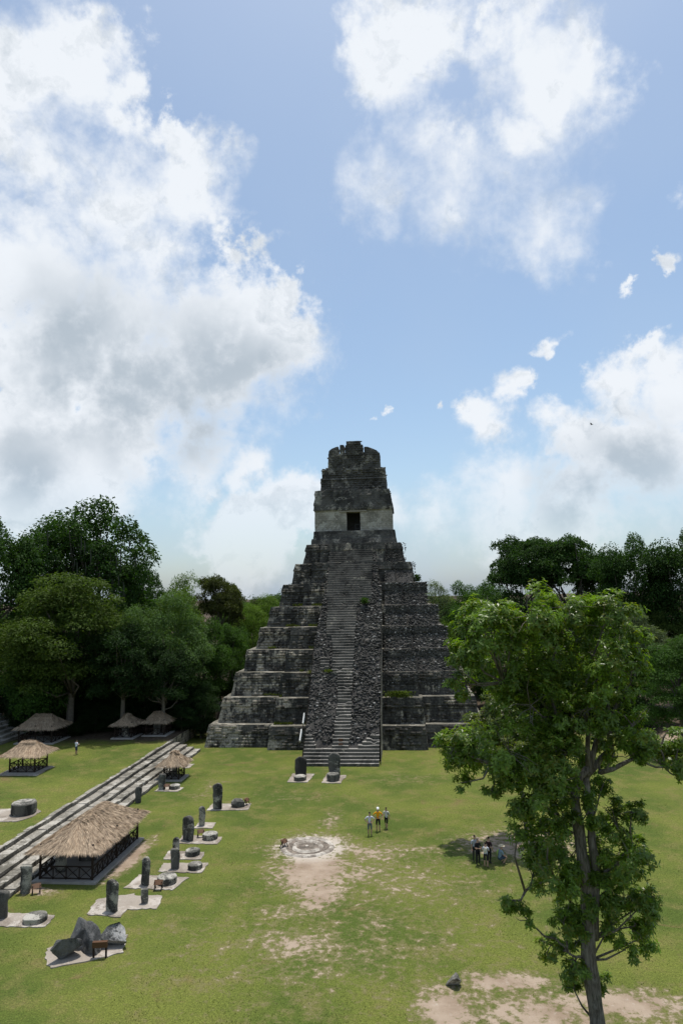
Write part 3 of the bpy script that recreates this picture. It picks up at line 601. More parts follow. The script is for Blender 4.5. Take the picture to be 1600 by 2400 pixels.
for a in ((-3.4,-15.1,.59,.42,'low round altar before the left stela at the pyramid stair'),(0,-15.2,.58,.66,'taller drum altar before the stela at the pyramid stair'),(-7.85,-32.2,.53,.42,'dark round altar beside the wide slanted stela'),(-8.2,-35.5,.49,.36,'pale round altar right of the half hidden stela'),(-7.25,-38,.46,.34,'low round altar right of the flat-topped stela'),(-8.42,-40.4,.6,.42,'broad cracked altar with rubble on top beside leaning stela'),(-14.4,-46.0,.62,.3,'flat worn altar on the leftmost gravel pad'),(-15.38,-18.5,.48,.36,'low dark altar right of the square-topped stela')): altar(*a)
altar(-23.7,-31.2,.9,.85,'large grey drum altar on the upper lawn',UZ)
def rock_mesh(sx,sy,sz,seed,name,mat,sub=3,facet=.3):
    v,f=ico(); V=list(map(tuple,v)); F=[tuple(t) for t in f]
    for _ in range(sub):
        mid={};G=[]
        def m(a,b):
            k=(min(a,b),max(a,b))
            if k not in mid: p=np.array(V[a])+np.array(V[b]); p/=np.linalg.norm(p); mid[k]=len(V); V.append(tuple(p))
            return mid[k]
        for a,b,c in F: ab,bc,ca=m(a,b),m(b,c),m(c,a); G+=[(a,ab,ca),(b,bc,ab),(c,ca,bc),(ab,bc,ca)]
        F=G
    P=np.array(V); rs=np.random.default_rng(seed)
    for _ in range(9):
        n=rdir(1,rs)[0]; d=rs.uniform(*((.55,.85) if facet<.5 else (.3,.6))); t=P@n; P-=np.maximum(t-d,0)[:,None]*n
    P=P*(1+.12*vnoise(P+seed*3,1.6,50))[:,None]+vvec(P+seed*2,5,52)*.03
    return mesh(name,P*np.array([sx,sy,sz]),[list(t) for t in F],mat)
o=obj('altar',rock_mesh(.68,.55,.5,3,'altar',M['altar']),None,(-7.6,-24.0,.33)); tag(o,'rounded pale boulder-like altar beside the tall dark stela','altar','round altars on the plaza')
for i,(x,y,s,rot,zz,lab) in enumerate([(-10.55,-49.95,(.55,.5,.75),.5,.42,'front left slanting broken slab of the boulder group'),(-10.35,-48.9,(.5,.3,.85),.3,.5,'upright pale-faced broken slab in the boulder group'),(-9.55,-49.2,(.75,.42,.8),-.6,.52,'dark tilted layered slab in the middle of the boulders'),(-8.55,-48.6,(.8,.6,.72),.3,.48,'largest pale-topped boulder at the right of the group')]):
    o=obj('boulder',rock_mesh(s[0]*1.55,s[1]*1.5,s[2]*1.2,20+i,'boulder',M['boulder'],3,.8),None,(x,y,zz)); o.rotation_euler=(.25*(-1)**i,(.35,-.15,.5,-.2)[i],rot); tag(o,lab,'boulder','broken monument boulders')
o=obj('boulder',rock_mesh(.5,.42,.6,31,'boulder',M['altar'],3,.8),None,(9.65,-51.35,.28)); o.rotation_euler=(.2,.25,.4); tag(o,'lone pointed pale rock on the bare soil in front','boulder')
for a in ((-7.0,-23.5,1.2,'dark sign stand behind the boulder-like altar'),(-8.7,-31.9,.5,'brown sign stand between slanted stela and round altar'),(-8.6,-41.5,.1,'low sign stand before the cracked altar'),(-16.35,-42.4,.6,'orange-brown sign stand beside the pale slab by the steps'),(-1.75,-33.8,1.0,'black sign stand at the edge of the ring altar'),(-16.0,-19.0,.3,'small sign stand between square-topped stela and its altar')): sign_stand(*a)
t=thing('sign_board','long brown sign board on two posts before the boulders','sign',(-8.7,-49.85,.05),.15)
obj('board',MB().box(-.38,.38,-.1,.1,.5,.78).mesh('board',M['board']),t)
for x in(-.32,.32): obj('post',MB().bar((x,0,-.05),(x,0,.52),.09).mesh('post',M['wood']),t)
# ring altar sunk in the bare ground
prof=[(2.05,.0),(1.95,.10),(1.72,.13),(1.6,.04),(1.18,.03),(1.12,.16),(.92,.17),(.84,.05),(.4,.07),(.12,.13)]
V=[];F=[];n=64
for r,z in prof:
    for j in range(n): a=2*math.pi*j/n; V.append((r*math.cos(a),r*math.sin(a),z-.0))
for i in range(len(prof)-1):
    for j in range(n): F.append([i*n+j,i*n+(j+1)%n,(i+1)*n+(j+1)%n,(i+1)*n+j])
F.append([(len(prof)-1)*n+j for j in range(n)]); V=np.array(V); V+=vvec(V,1.4,60)*np.array([.06,.06,.025]); V[:n,2]=-.02
m,T=material('ring_altar_stone'); pos=T.new('ShaderNodeNewGeometry').outputs['Position']; c=T.mix(T.ramp(T.noise(pos,1.3,7,.7),.4,.62),(.2,.17,.14),(.50,.46,.40)); T.l.new(c,T.b.inputs['Base Color']); bump(T,T.noise(pos,9,5,.7),.6,.04)
m2,T=material('ring_altar_soil'); pos=T.new('ShaderNodeNewGeometry').outputs['Position']; c=T.mix(T.ramp(T.noise(pos,3,7,.7),.4,.62),(.10,.085,.07),(.24,.2,.16)); T.l.new(c,T.b.inputs['Base Color']); bump(T,T.noise(pos,9,5,.7),.6,.04)
fm=[]
for i in range(len(prof)-1): fm+=[1 if i in(3,7,8) else 0]*n
fm.append(0)
tag(obj('ring_altar',mesh('ring_altar',V,F,[m,m2],fm,True),None,(0,-33.65,0)),'low concentric stone ring altar in the bare plaza ground','altar')

# ------------------------------------------------------------------ thatched pavilions
def pavilion(name,x0,x1,y0,y1,z,eave,ridge,label,nx,ny,over=.75,strands=2500,axis='y',group='thatched pavilions',slab=True,rid=None,rail_h=.85):
    strands=int(strands*1.8); t=thing(name,label,'pavilion',((x0+x1)/2,(y0+y1)/2,z),0,group); hx,hy=(x1-x0)/2,(y1-y0)/2
    if slab:
        V,F,Mi=loft([(-hx-.4,hx+.4,-hy-.4,hy+.4,-.06),(-hx-.4,hx+.4,-hy-.4,hy+.4,.14)],.6,.015,5); obj('floor_slab',mesh('floor_slab',V,F,M['cement'],Mi),t)
    base=.12
    xs=np.linspace(-hx,hx,nx+1); ys_=np.linspace(-hy,hy,ny+1)
    posts=sorted(set([(round(a,3),s*hy) for a in xs for s in(-1,1)]+[(s*hx,round(a,3)) for a in ys_ for s in(-1,1)]))
    for (a,b) in posts: obj('post',MB().tube([(a,b,base-.15),(a+random.uniform(-.02,.02),b,eave+.25)],[.085,.075],8).mesh('post',M['wood']),t)
    ring=MB()
    for s in(-1,1): ring.bar((-hx,s*hy,eave+.05),(hx,s*hy,eave+.05),.1); ring.bar((s*hx,-hy,eave+.12),(s*hx,hy,eave+.12),.1)
    obj('roof_beam',ring.mesh('roof_beam',M['wood']),t)
    def rail(a,b):
        a=np.array(a);b=np.array(b);L=np.linalg.norm(b-a); r=bpy.data.objects.new('railing',None); COL.objects.link(r); r.parent=t
        obj('rail',MB().bar((*a,base+rail_h),(*b,base+rail_h),.07).mesh('rail',M['wood']),r); obj('rail',MB().bar((*a,base+.1),(*b,base+.1),.06).mesh('rail',M['wood']),r)
        k=max(1,int(round(L/.85)))
        for i in range(k):
            p=a+(b-a)*i/k;q=a+(b-a)*(i+1)/k
            obj('brace',MB().bar((*p,base+.1),(*q,base+rail_h),.045).mesh('brace',M['wood']),r); obj('brace',MB().bar((*p,base+rail_h),(*q,base+.1),.045).mesh('brace',M['wood']),r)
            if i: obj('baluster',MB().bar((*p,base),(*p,base+rail_h),.06).mesh('baluster',M['wood']),r)
    for i in range(nx): rail((xs[i],-hy),(xs[i+1],-hy)); rail((xs[i],hy),(xs[i+1],hy))
    for i in range(ny): rail((-hx,ys_[i]),(-hx,ys_[i+1])); rail((hx,ys_[i]),(hx,ys_[i+1]))
    # hip roof
    ex_,ey_=hx+over,hy+over; e0=eave-.12; rl=rid if rid is not None else max(.3,(ey_-ex_*.95) if axis=='y' else (ex_-ey_*.95))
    R=[(0,-rl,ridge),(0,rl,ridge)] if axis=='y' else [(-rl,0,ridge),(rl,0,ridge)]
    C=[(-ex_,-ey_,e0),(ex_,-ey_,e0),(ex_,ey_,e0),(-ex_,ey_,e0)]
    A=[np.array(p) for p in C+R]
    faces=[(0,1,4),(1,2,5,4),(2,3,5),(3,0,4,5)] if axis=='y' else [(0,1,5,4),(1,2,5),(2,3,4,5),(3,0,4)]
    V=[];F=[]
    for f in faces:
        q=[A[i] for i in f]; 
        if len(q)==3: q.append(q[2])
        nu,nv=14,8;b0=len(V)
        for v in range(nv+1):
            for uu in range(nu+1):
                s,w=uu/nu,v/nv; V.append((q[0]*(1-s)+q[1]*s)*(1-w)+(q[3]*(1-s)+q[2]*s)*w+np.array([0,0,-.10*math.sin(w*3.14)]))
        for v in range(nv):
            for uu in range(nu): a=b0+v*(nu+1)+uu; F.append([a,a+1,a+nu+2,a+nu+1])
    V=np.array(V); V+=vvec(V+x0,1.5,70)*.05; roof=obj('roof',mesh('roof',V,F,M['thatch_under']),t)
    # shaggy straw laid down the slopes
    PP=[];AA=[];NN=[]
    area=[]; 
    for f in faces:
        q=[A[i] for i in f]; n=np.cross(q[1]-q[0],q[-1]-q[0]); area.append(np.linalg.norm(n)*(.5 if len(q)==3 else .75))
    for f,ar in zip(faces,area):
        q=[A[i] for i in f]
        if len(q)==3: q.append(q[2])
        k=int(strands*ar/sum(area)); s=RNG.uniform(0,1,k); w=1-np.sqrt(1-RNG.uniform(0,1,k)) if len(f)==3 else RNG.uniform(0,1,k); w=np.concatenate([w[:int(k*.8)],RNG.uniform(0,.06,k-int(k*.8))])
        B=(q[0][None]*(1-s)[:,None]+q[1][None]*s[:,None]); Tp=(q[3][None]*(1-s)[:,None]+q[2][None]*s[:,None]); P=B*(1-w)[:,None]+Tp*w[:,None]
        P[:,2]-=.10*np.sin(w*3.14)
        nn=np.cross(q[1]-q[0],q[3]-q[0]); nn/=np.linalg.norm(nn); dn=B-Tp; dn/=np.linalg.norm(dn,axis=1,keepdims=True)
        dn=dn+RNG.normal(0,.10,(k,3)); PP.append(P+nn*RNG.uniform(.0,.06,(k,1))-dn*.25); AA.append(dn+nn*.03); NN.append(np.repeat(nn[None],k,0)+RNG.normal(0,.35,(k,3)))
    # ridge cap
    k=strands//12; s=RNG.uniform(0,1,k)[:,None]; P=A[4][None]*(1-s)+A[5][None]*s; sd_=RNG.choice([-1,1],k); ax=np.array([1,0,0]) if axis=='y' else np.array([0,1,0])
    PP.append(P+np.array([0,0,.08])); AA.append(ax[None]*sd_[:,None]+np.array([0,0,-.55])+RNG.normal(0,.2,(k,3))); NN.append(np.repeat([[0,0,1.]],k,0)+RNG.normal(0,.3,(k,3)))
    P=np.concatenate(PP);k=len(P); V,F=leaves(P,np.concatenate(AA),np.concatenate(NN),RNG.uniform(.35,.7,k),RNG.uniform(.022,.05,k),RNG,.05)
    obj('thatch',mesh('thatch',V,F,M['thatch']),roof,kind='stuff'); return t
pavilion('thatched_pavilion',-17.15,-13.5,-40.5,-32.75,0,2.15,3.4,'large long thatched pavilion with dark timber railings beside the steps',1,2,.62,11000,rid=2.2)
pavilion('thatched_pavilion',-17.5,-15.95,-15.6,-13.8,0,1.75,2.75,'small thatched shelter straddling the foot of the steps',1,1,.6,2600,rid=.35)
pavilion('thatched_pavilion',-32.4,-29.75,-18.8,-16.4,UZ,1.95,2.95,'sunlit thatched pavilion on the upper lawn at left',1,1,.75,3600,axis='x',rid=.75)
pavilion('thatched_pavilion',-39.6,-35.4,-4.9,-1.2,UZ,1.9,3.2,'half shaded thatched pavilion behind the sunlit one',2,1,.5,3600,axis='x',rid=1.1)
pavilion('thatched_pavilion',-28.7,-26.6,-2.0,.6,UZ,1.8,2.8,'left of two shaded thatched huts under the trees',1,1,.5,2200,rid=.35)
pavilion('thatched_pavilion',-25.4,-23.0,-.3,2.2,UZ,1.8,2.8,'right of two shaded thatched huts under the trees',1,1,.5,2200,axis='x',rid=.6)
# what the pavilions shelter
stela(-16.3,-39.3,.7,1.9,'pale stela sheltered in the large pavilion, near its left front post',.1,.14,top=.1)
stela(-15.4,-37.2,1.3,1.7,'broad pale stela sheltered in the middle of the large pavilion',.1,.14,top=.1)
stela(-14.2,-33.9,.9,1.1,'short pale stone in the far end of the large pavilion',.2,.14,top=.1)
stela(-27.6,-1.2,.9,1.3,'pale stone sheltered in the left shaded hut',0,UZ+.14,top=.1)
stela(-24.2,.5,.9,1.4,'white stone sheltered in the right shaded hut',0,UZ+.14,top=.1)
stela(-16.7,-14.7,.6,1.3,'dark stone sheltered in the small shelter by the steps',0,.14,top=.2)
# shaded steps of the acropolis at the far left
ac=thing('acropolis_steps','dim stone steps in the tree shade at the far left','steps',(-44,-6,UZ))
for i in range(7):
    V,F,Mi=loft([(-12,2.5-.75*i,-6,8,i*.36-.1),(-12,2.5-.75*i,-6,8,i*.36+.36)],.5,.05,80+i); obj('step',mesh('step',V,F,M['step_block'],Mi),ac)

# ------------------------------------------------------------------ people
def cloth(name,c): return simple(name,c,.85,.15,12,.2)
SKIN=cloth('skin',(.42,.26,.18)); 
def person(loc,rz,label,shirt,pants,hair=(.02,.015,.01),hat=None,pose='stand',pack=None,scale=1.,longp=False,hatbrim=False,scarf=None):
    t=thing('person',label,'person',loc,rz,'visitors on the plaza'); t.scale=(scale,)*3
    J={'pelvis':(0,0,.96),'spine':(0,.0,1.16),'chest':(0,.01,1.36),'neck':(0,.0,1.50),'head':(0,-.02,1.60),'crown':(0,-.01,1.70)}
    rad={'pelvis':.145,'spine':.135,'chest':.15,'neck':.055,'head':.085,'crown':.075}
    E=[('pelvis','spine','shirt'),('spine','chest','shirt'),('chest','neck','skin'),('neck','head','skin'),('head','crown','skin')]
    sw={'walk':.17,'stand':.03,'hips':.06,'crouch':0,'look':.02}[pose]
    for s,n in((-1,'r'),(1,'l')):
        f=sw*s
        J['hip'+n]=(.10*s,0,.90); J['knee'+n]=(.11*s,-f*.55-.02,.50); J['ankle'+n]=(.11*s,-f+.02,.09); J['toe'+n]=(.12*s,-f-.15,.045)
        if pose=='crouch': J['knee'+n]=(.16*s,-.38,.50); J['ankle'+n]=(.14*s,-.10,.09); J['toe'+n]=(.15*s,-.26,.045)
        J['sh'+n]=(.19*s,.01,1.42)
        if pose=='hips': J['el'+n]=(.38*s,.06,1.20); J['wr'+n]=(.21*s,-.08,1.06)
        elif pose=='look': J['el'+n]=(.24*s,-.03,1.16); J['wr'+n]=(.12*s,-.27,1.18)
        elif pose=='crouch': J['el'+n]=(.26*s,-.16,1.16); J['wr'+n]=(.16*s,-.38,1.05)
        else: J['el'+n]=(.25*s,.02+f*.4,1.16); J['wr'+n]=(.26*s,-.06+f*.9,.93)
        w=np.array(J['wr'+n]);d=w-np.array(J['el'+n]);d/=np.linalg.norm(d); J['pm'+n]=tuple(w+d*.08)
        rad.update({'hip'+n:.10,'knee'+n:.065,'ankle'+n:.045,'toe'+n:.04,'sh'+n:.07,'el'+n:.045,'wr'+n:.032,'pm'+n:.036})
        E+=[('pelvis','hip'+n,'pants'),('hip'+n,'knee'+n,'pants'),('knee'+n,'ankle'+n,'pants' if longp else 'skin'),('ankle'+n,'toe'+n,'shoe'),('chest','sh'+n,'shirt'),('sh'+n,'el'+n,'shirt'),('el'+n,'wr'+n,'skin'),('wr'+n,'pm'+n,'skin')]
        side=np.cross(d,(0,1,0)); side/=np.linalg.norm(side)+1e-9
        for q in range(5):
            o_=(q-2)*.017; nm='f%d%s'%(q,n); ln=(.055,.08,.085,.08,.065)[q]
            J[nm]=tuple(np.array(J['pm'+n])+d*ln*(.6 if q==0 else 1)+side*o_*(2.2 if q==0 else 1.3)+np.array([0,-.015,0])); rad[nm]=.009; E.append(('pm'+n,nm,'skin'))
    if pose=='crouch':
        for k in J:
            x,y,z=J[k]
            if not(k.startswith('knee') or k.startswith('ankle') or k.startswith('toe')): J[k]=(x,y+.12-(z-.9)*.25,z-.55)
    names=list(J); me=bpy.data.meshes.new('body_skeleton'); me.from_pydata([J[k] for k in names],[(names.index(a),names.index(b)) for a,b,_ in E],[])
    o=bpy.data.objects.new('tmp',me); COL.objects.link(o); mod=o.modifiers.new('skin','SKIN'); mod.use_smooth_shade=True
    for i,k in enumerate(names):
        v=me.skin_vertices[0].data[i]; v.radius=(rad[k],rad[k]*(.72 if k in('pelvis','spine','chest') else 1)); v.use_root=(k=='pelvis')
    sub=o.modifiers.new('sub','SUBSURF'); sub.levels=1; sub.render_levels=1
    dg=bpy.context.evaluated_depsgraph_get(); bm_=bpy.data.meshes.new_from_object(o.evaluated_get(dg)); bpy.data.objects.remove(o)
    bm_.name='body'; bm_.materials.clear()
    mats={'skin':SKIN,'shirt':cloth('shirt',shirt),'pants':cloth('trousers',pants),'shoe':cloth('shoe',(.05,.045,.04))}; order=list(mats)
    for k in order: bm_.materials.append(mats[k])
    seg=[(np.array(J[a]),np.array(J[b]),order.index(c)) for a,b,c in E]
    for p in bm_.polygons:
        c=np.array(p.center); best=9;bi=0
        for a,b,mi in seg:
            tt=np.clip((c-a)@(b-a)/((b-a)@(b-a)+1e-9),0,1); dd=np.linalg.norm(c-a-(b-a)*tt)
            if mi==0 and np.allclose(a,J['chest']) and tt<.75: mm=1
            elif mi==1 and tt>.8 and not np.allclose(b,J['chest']) and not np.allclose(b,J['spine']) and np.linalg.norm(b-a)>.2: mm=0
            else: mm=mi
            if dd<best: best,bi=dd,mm
        p.material_index=bi
    body=obj('body',bm_,t)
    hx,hy,hz=J['crown']; hp=np.array(J['head'])
    v=rock_mesh(.098,.11,.075,5,'hair',cloth('hair',hair),2); obj('hair',v,t,(hx,hy+.025,hz+.0))
    nose=MB().add([(-.012,-.085,-.01),(.012,-.085,-.01),(0,-.115,-.012),(0,-.085,.03)],[[0,1,3],[0,2,1],[1,2,3],[2,0,3]]).mesh('nose',SKIN); obj('nose',nose,t,tuple(hp))
    ey=MB()
    for s in(-1,1): ey.box(s*.032-.011,s*.032+.011,-.092,-.08,.025,.038)
    obj('eyes',ey.mesh('eyes',M['iron']),t,tuple(hp))
    if hat:
        B=MB(); B.tube([(0,0,-.01),(0,0,.05),(0,0,.10)],[.115,.11,.06],14)
        if hatbrim: B.tube([(0,0,-.01),(0,0,.01)],[.24,.23],18)
        else: B.box(-.08,.08,-.22,-.09,-.005,.01)
        obj('hat',B.mesh('hat',cloth('hat',hat),True),t,(hx,hy,hz+.03))
    if pack:
        cx,cy,cz=J['chest']; m_=rock_mesh(.15,.10,.23,8,'backpack',cloth('backpack',pack),2); obj('backpack',m_,t,(cx,cy+.19,cz-.10))
    if scarf:
        cx,cy,cz=J['chest']; obj('scarf',MB().tube([(.06,.13,cz+.12),(.10,.2,cz-.05),(.12,.2,cz-.28)],[.04,.05,.03],8).mesh('scarf',cloth('scarf',scarf),True),t,(cx,cy,0))
    return t
person((4.54,-31.0,0),.15,'person in pale long-sleeved shirt and grey shorts, hand on hip',(.55,.56,.62),(.10,.13,.14),pose='hips',scale=1.0)
person((5.14,-29.9,0),.1,'person in orange T-shirt and black shorts with white cap',(.75,.32,.01),(.015,.015,.018),hat=(.8,.8,.8),pose='hips',scale=1.0)
person((5.78,-29.4,0),-.3,'person in white top and black shorts with dark chest strap, walking',(.55,.55,.5),(.012,.012,.014),pose='walk',pack=(.02,.02,.025),scale=.94)
person((12.3,-36.5,0),.6,'person in black clothes and cap reading in the tree shade',(.02,.02,.022),(.015,.015,.018),hat=(.25,.2,.16),pose='look',longp=True,scale=1.0)
person((12.15,-35.9,0),.4,'person in light grey top standing behind the one in black',(.4,.42,.45),(.03,.03,.03),pose='stand',longp=True,scale=1.0)
person((12.8,-36.9,0),2.9,'person in white T-shirt with cream backpack seen from behind',(.5,.52,.58),(.03,.025,.03),pose='look',pack=(.6,.55,.45),scale=.92)
person((13.1,-36.2,0),2.4,'person in dark maroon top at the back of the shaded group',(.035,.015,.018),(.015,.015,.018),pose='stand',longp=True,scale=1.0)
person((13.9,-36.2,0),1.9,'crouching person in straw hat with green scarf',(.2,.28,.33),(.05,.07,.1),hat=(.55,.47,.33),hatbrim=True,pose='crouch',scarf=(.35,.5,.12),scale=1.0)
person((-29.5,-10.5,UZ),2.7,'person in white shirt alone on the upper lawn',(.7,.74,.85),(.05,.06,.09),pose='look',scale=.92)
person((20.3,-31.6,0),1.2,'crouching person in blue glimpsed behind the foreground tree trunk',(.1,.16,.4),(.05,.04,.05),pose='crouch')
person((41.3,4.2,0),.4,'person in blue walking on the far right path',(.15,.2,.4),(.1,.1,.12),pose='walk')

# ------------------------------------------------------------------ trees
def crown_mesh(seed,R=7.,H=20.,nc=60,per=340,leaf=(.34,.2),zc=.62,rz=.36,clump=(1.5,2.6),flat=1.,low=-.5,layered=False):
    rs=np.random.default_rng(seed); D=rdir(nc*3,rs); D=D[D[:,2]>low][:nc]; f=rs.uniform(.55,1,len(D))[:,None]**.6
    Cc=D*f*(1+.38*vnoise(D*1.6+seed,1.,13))[:,None]*np.array([R*.78,R*.78,H*rz*.86])+np.array([0,0,H*zc]); Cc+=rs.normal(0,.5,Cc.shape); cr=rs.uniform(*clump,len(Cc))
    P=[];N=[]
    for c,r in zip(Cc,cr):
        n=int(per*(r/2.)**2); d=rdir(n,rs); d[:,2]=np.where(d[:,2]<-.3,-d[:,2]*.6,d[:,2]); q=d*r*rs.uniform(.55,1.06,(n,1))**.5*np.array([1,1,flat])*(1+.22*vnoise(d*2+c,1.3,9))[:,None]
        P.append(c+q); N.append(d)
    P=np.concatenate(P);N=np.concatenate(N); n=len(P); nn=N*.7+rdir(n,rs)*.9+np.array([0,0,.5]); ax=np.cross(nn,rdir(n,rs))+N*.5+np.array([0,0,-.25])
    V,F=leaves(P,ax,nn,rs.uniform(.7,1.35,n)*leaf[0],rs.uniform(.7,1.3,n)*leaf[1],rs); return mesh('crown',V,F,M['leaf']),Cc
def trunk_mesh(Cc,seed,H=20.,r0=.38,mat='bark',nl=16):
    rs=np.random.default_rng(seed); B=MB(); top=np.array([rs.uniform(-.6,.6),rs.uniform(-.6,.6),H*.6]); B.tube([(0,0,-.3),(.1,0,.4),(top[0]*.4,top[1]*.4,H*.3),top,top*np.array([1.1,1.1,1.08])],[r0*1.5,r0*1.05,r0*.85,r0*.6,r0*.2],9)
    for c in Cc[rs.permutation(len(Cc))[:nl]]:
        s=np.array([top[0],top[1],0])*rs.uniform(.3,.9)+np.array([0,0,rs.uniform(.25,.6)*H*min(1,c[2]/(H*.6))]); mid=(s+c)/2+rs.normal(0,.5,3)+np.array([0,0,-.4]); B.tube([s,mid,c,c+(c-mid)*.08],[r0*.38,r0*.26,r0*.13,r0*.04],6)
    return B.mesh('trunk',M[mat],True)
KIND={}
for i,(key,kw,tm) in enumerate([('a',dict(nc=74,per=560,leaf=(.33,.19),low=-.7,zc=.6,rz=.42,clump=(1.1,2.2)),'bark'),('b',dict(nc=85,per=480,leaf=(.31,.14),flat=.55,clump=(1.4,2.6),low=-.9,zc=.56,rz=.44),'bark'),('c',dict(nc=100,per=560,leaf=(.3,.13),clump=(1.2,2.1),low=-.95,zc=.54,rz=.46),'bark'),
    ('d',dict(nc=56,per=560,leaf=(.34,.22),flat=.6,zc=.78,rz=.24,clump=(1.5,2.4),low=-.5),'bark'),('e',dict(nc=110,per=420,leaf=(.32,.2),zc=.5,rz=.54,clump=(1.3,2.3),low=-1.),'bark')]):
    cm,Cc=crown_mesh(100+i,**kw); KIND[key]=(cm,trunk_mesh(Cc,200+i,mat=tm))
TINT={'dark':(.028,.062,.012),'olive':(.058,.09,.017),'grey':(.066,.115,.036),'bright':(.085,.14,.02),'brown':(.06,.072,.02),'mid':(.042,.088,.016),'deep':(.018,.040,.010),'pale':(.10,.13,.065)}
def tree(k,tint,x,y,top,r,label,group,rz=None):
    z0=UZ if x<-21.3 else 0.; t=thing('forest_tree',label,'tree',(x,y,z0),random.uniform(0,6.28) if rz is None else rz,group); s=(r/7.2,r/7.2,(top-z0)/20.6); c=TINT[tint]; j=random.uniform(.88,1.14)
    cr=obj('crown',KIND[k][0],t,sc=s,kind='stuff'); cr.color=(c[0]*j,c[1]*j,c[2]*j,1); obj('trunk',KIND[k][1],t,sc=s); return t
LEFT=[('a','deep',-28.8,.6,15.5,6.0,'dark spreading tree whose crown shades the two huts'),('a','deep',-23.5,1.0,13,4.4,'dark tree over the right hut beside the pyramid corner'),
 ('a','dark',-47.8,3.4,30.3,7.5,'tall dark tree at the far left edge of the picture'),
 ('a','dark',-41.5,17,34.3,11.3,'tallest dark tree of the left forest, moss hanging from it'),
 ('b','olive',-36.2,.8,23.2,9.3,'olive-leaved spreading tree in front of the tallest left tree'),
 ('c','grey',-25.0,5.0,20.0,6.8,'grey-green dense tree just left of the pyramid'),
 ('c','bright',-28.8,22.2,23.2,5.6,'bright yellow-green domed tree behind the grey-green one'),
 ('d','brown',-23.8,28.7,22.0,4.3,'tree with brown-tinged top left of the pyramid'),
 ('e','mid',-40.0,1.2,18.5,6.5,'bushy green tree low at left under the olive tree'),
 ('a','dark',-38.2,29.4,25.4,5.0,'dark tree top peeking between tallest tree and yellow-green one'),
 ('e','mid',-22.3,14,15.0,4.2,'slim green tree between grey-green tree and pyramid'),
 ('e','mid',-20.5,24,14.2,4.0,'green tree close behind the left pyramid corner'),
 ('c','bright',-22.1,45.9,17.6,5.7,'bright far tree left of the pyramid flank'),
 ('e','mid',-27.2,50.6,19.2,4.8,'far green tree beyond the brown-tinged one'),
 ('c','bright',-23.7,70.9,19.6,6.4,'distant yellow-green tree on the rise left of pyramid'),
 ('e','mid',-21.5,88,21.5,7,'most distant tree on the rise touching the pyramid edge'),
 ('b','olive',-29.0,80,19.4,5.0,'distant olive tree on the rise at left'),
 ('e','deep',-46.5,9,10.5,6.1,'dark understorey tree at far left below the tall one'),
 ('e','deep',-31.2,9,10.5,7.0,'dark understorey tree below the grey-green tree'),
 ('e','deep',-20.0,5.5,7.4,2.6,'small dark tree beside the pyramid base corner'),
 ('e','deep',-40.2,10.5,10.5,5.6,'dark understorey tree below the olive tree'),
 ('e','deep',-26.2,11,9.0,4.6,'dark understorey tree behind the shaded huts')]
rs=np.random.default_rng(3)
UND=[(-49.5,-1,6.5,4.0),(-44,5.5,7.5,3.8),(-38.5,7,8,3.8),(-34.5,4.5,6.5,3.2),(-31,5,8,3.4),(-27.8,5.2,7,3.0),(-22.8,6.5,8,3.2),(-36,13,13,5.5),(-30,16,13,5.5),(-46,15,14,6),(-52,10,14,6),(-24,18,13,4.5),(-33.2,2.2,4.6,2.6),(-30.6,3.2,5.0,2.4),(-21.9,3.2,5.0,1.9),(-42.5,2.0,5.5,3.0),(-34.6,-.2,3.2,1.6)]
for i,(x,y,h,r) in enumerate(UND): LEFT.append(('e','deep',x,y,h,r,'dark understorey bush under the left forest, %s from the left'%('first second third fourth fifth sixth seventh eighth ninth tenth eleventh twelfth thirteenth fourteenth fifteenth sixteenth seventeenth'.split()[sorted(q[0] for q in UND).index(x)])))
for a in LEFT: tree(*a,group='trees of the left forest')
RIGHT=[('d','dark',28.9,40.4,28.2,6.6,'flat-topped dark tree, left half of the pair right of pyramid'),
 ('d','dark',37.5,41.2,28.0,8.4,'flat-topped dark tree, right half of the pair right of pyramid'),
 ('a','dark',45.2,31.8,27.7,6.2,'tall spiky dark tree above the foreground tree'),
 ('a','dark',53.0,29.4,28.0,7.6,'tall dark tree at the upper right edge'),
 ('c','pale',15.6,89.5,22.3,6.4,'distant greyish tree just right of the pyramid'),
 ('e','mid',23.5,85.1,21.2,6.4,'distant green tree beside the greyish one'),
 ('e','mid',27.2,65.3,21.0,5.6,'mid distant tree left of the flat-topped pair'),
 ('c','bright',14.6,39.1,14.0,2.9,'small bright yellow-green tree at the right pyramid flank'),
 ('e','mid',20.5,43,16.8,6.0,'round green tree behind the bright small one'),
 ('b','pale',41.0,16.4,16.8,5.6,'pale grey-green layered tree right of the foreground crown'),
 ('c','olive',49.5,27.2,16.5,5.6,'olive tree at the right edge below the tall ones'),
 ('b','mid',38.8,-3.5,14.0,5.6,'fine-leaved drooping tree at the right edge, nearest of that side'),
 ('e','mid',29.0,52,18.2,6.6,'green tree under the left flat-topped crown'),
 ('e','mid',21.5,30,9.0,4.2,'low green tree beside the right pyramid base'),
 ('e','deep',30.0,35.5,16.6,7.6,'dark tree filling the gap behind the foreground crown'),
 ('e','deep',40.0,28.3,18.0,8.4,'dark tree behind the pale layered one'),
 ('e','deep',36.0,12.0,9.0,6.0,'low dark tree over the shaded lawn at right'),
 ('e','deep',31.0,20.5,8.4,6.3,'low dark tree behind the foreground tree fork'),
 ('e','deep',26.0,23.1,7.0,4.6,'lowest dark tree by the right pyramid corner'),
 ('e','deep',52.0,14.0,11.0,6.0,'dark understorey tree at the far right edge')]
for a in RIGHT: tree(*a,group='trees of the right forest')
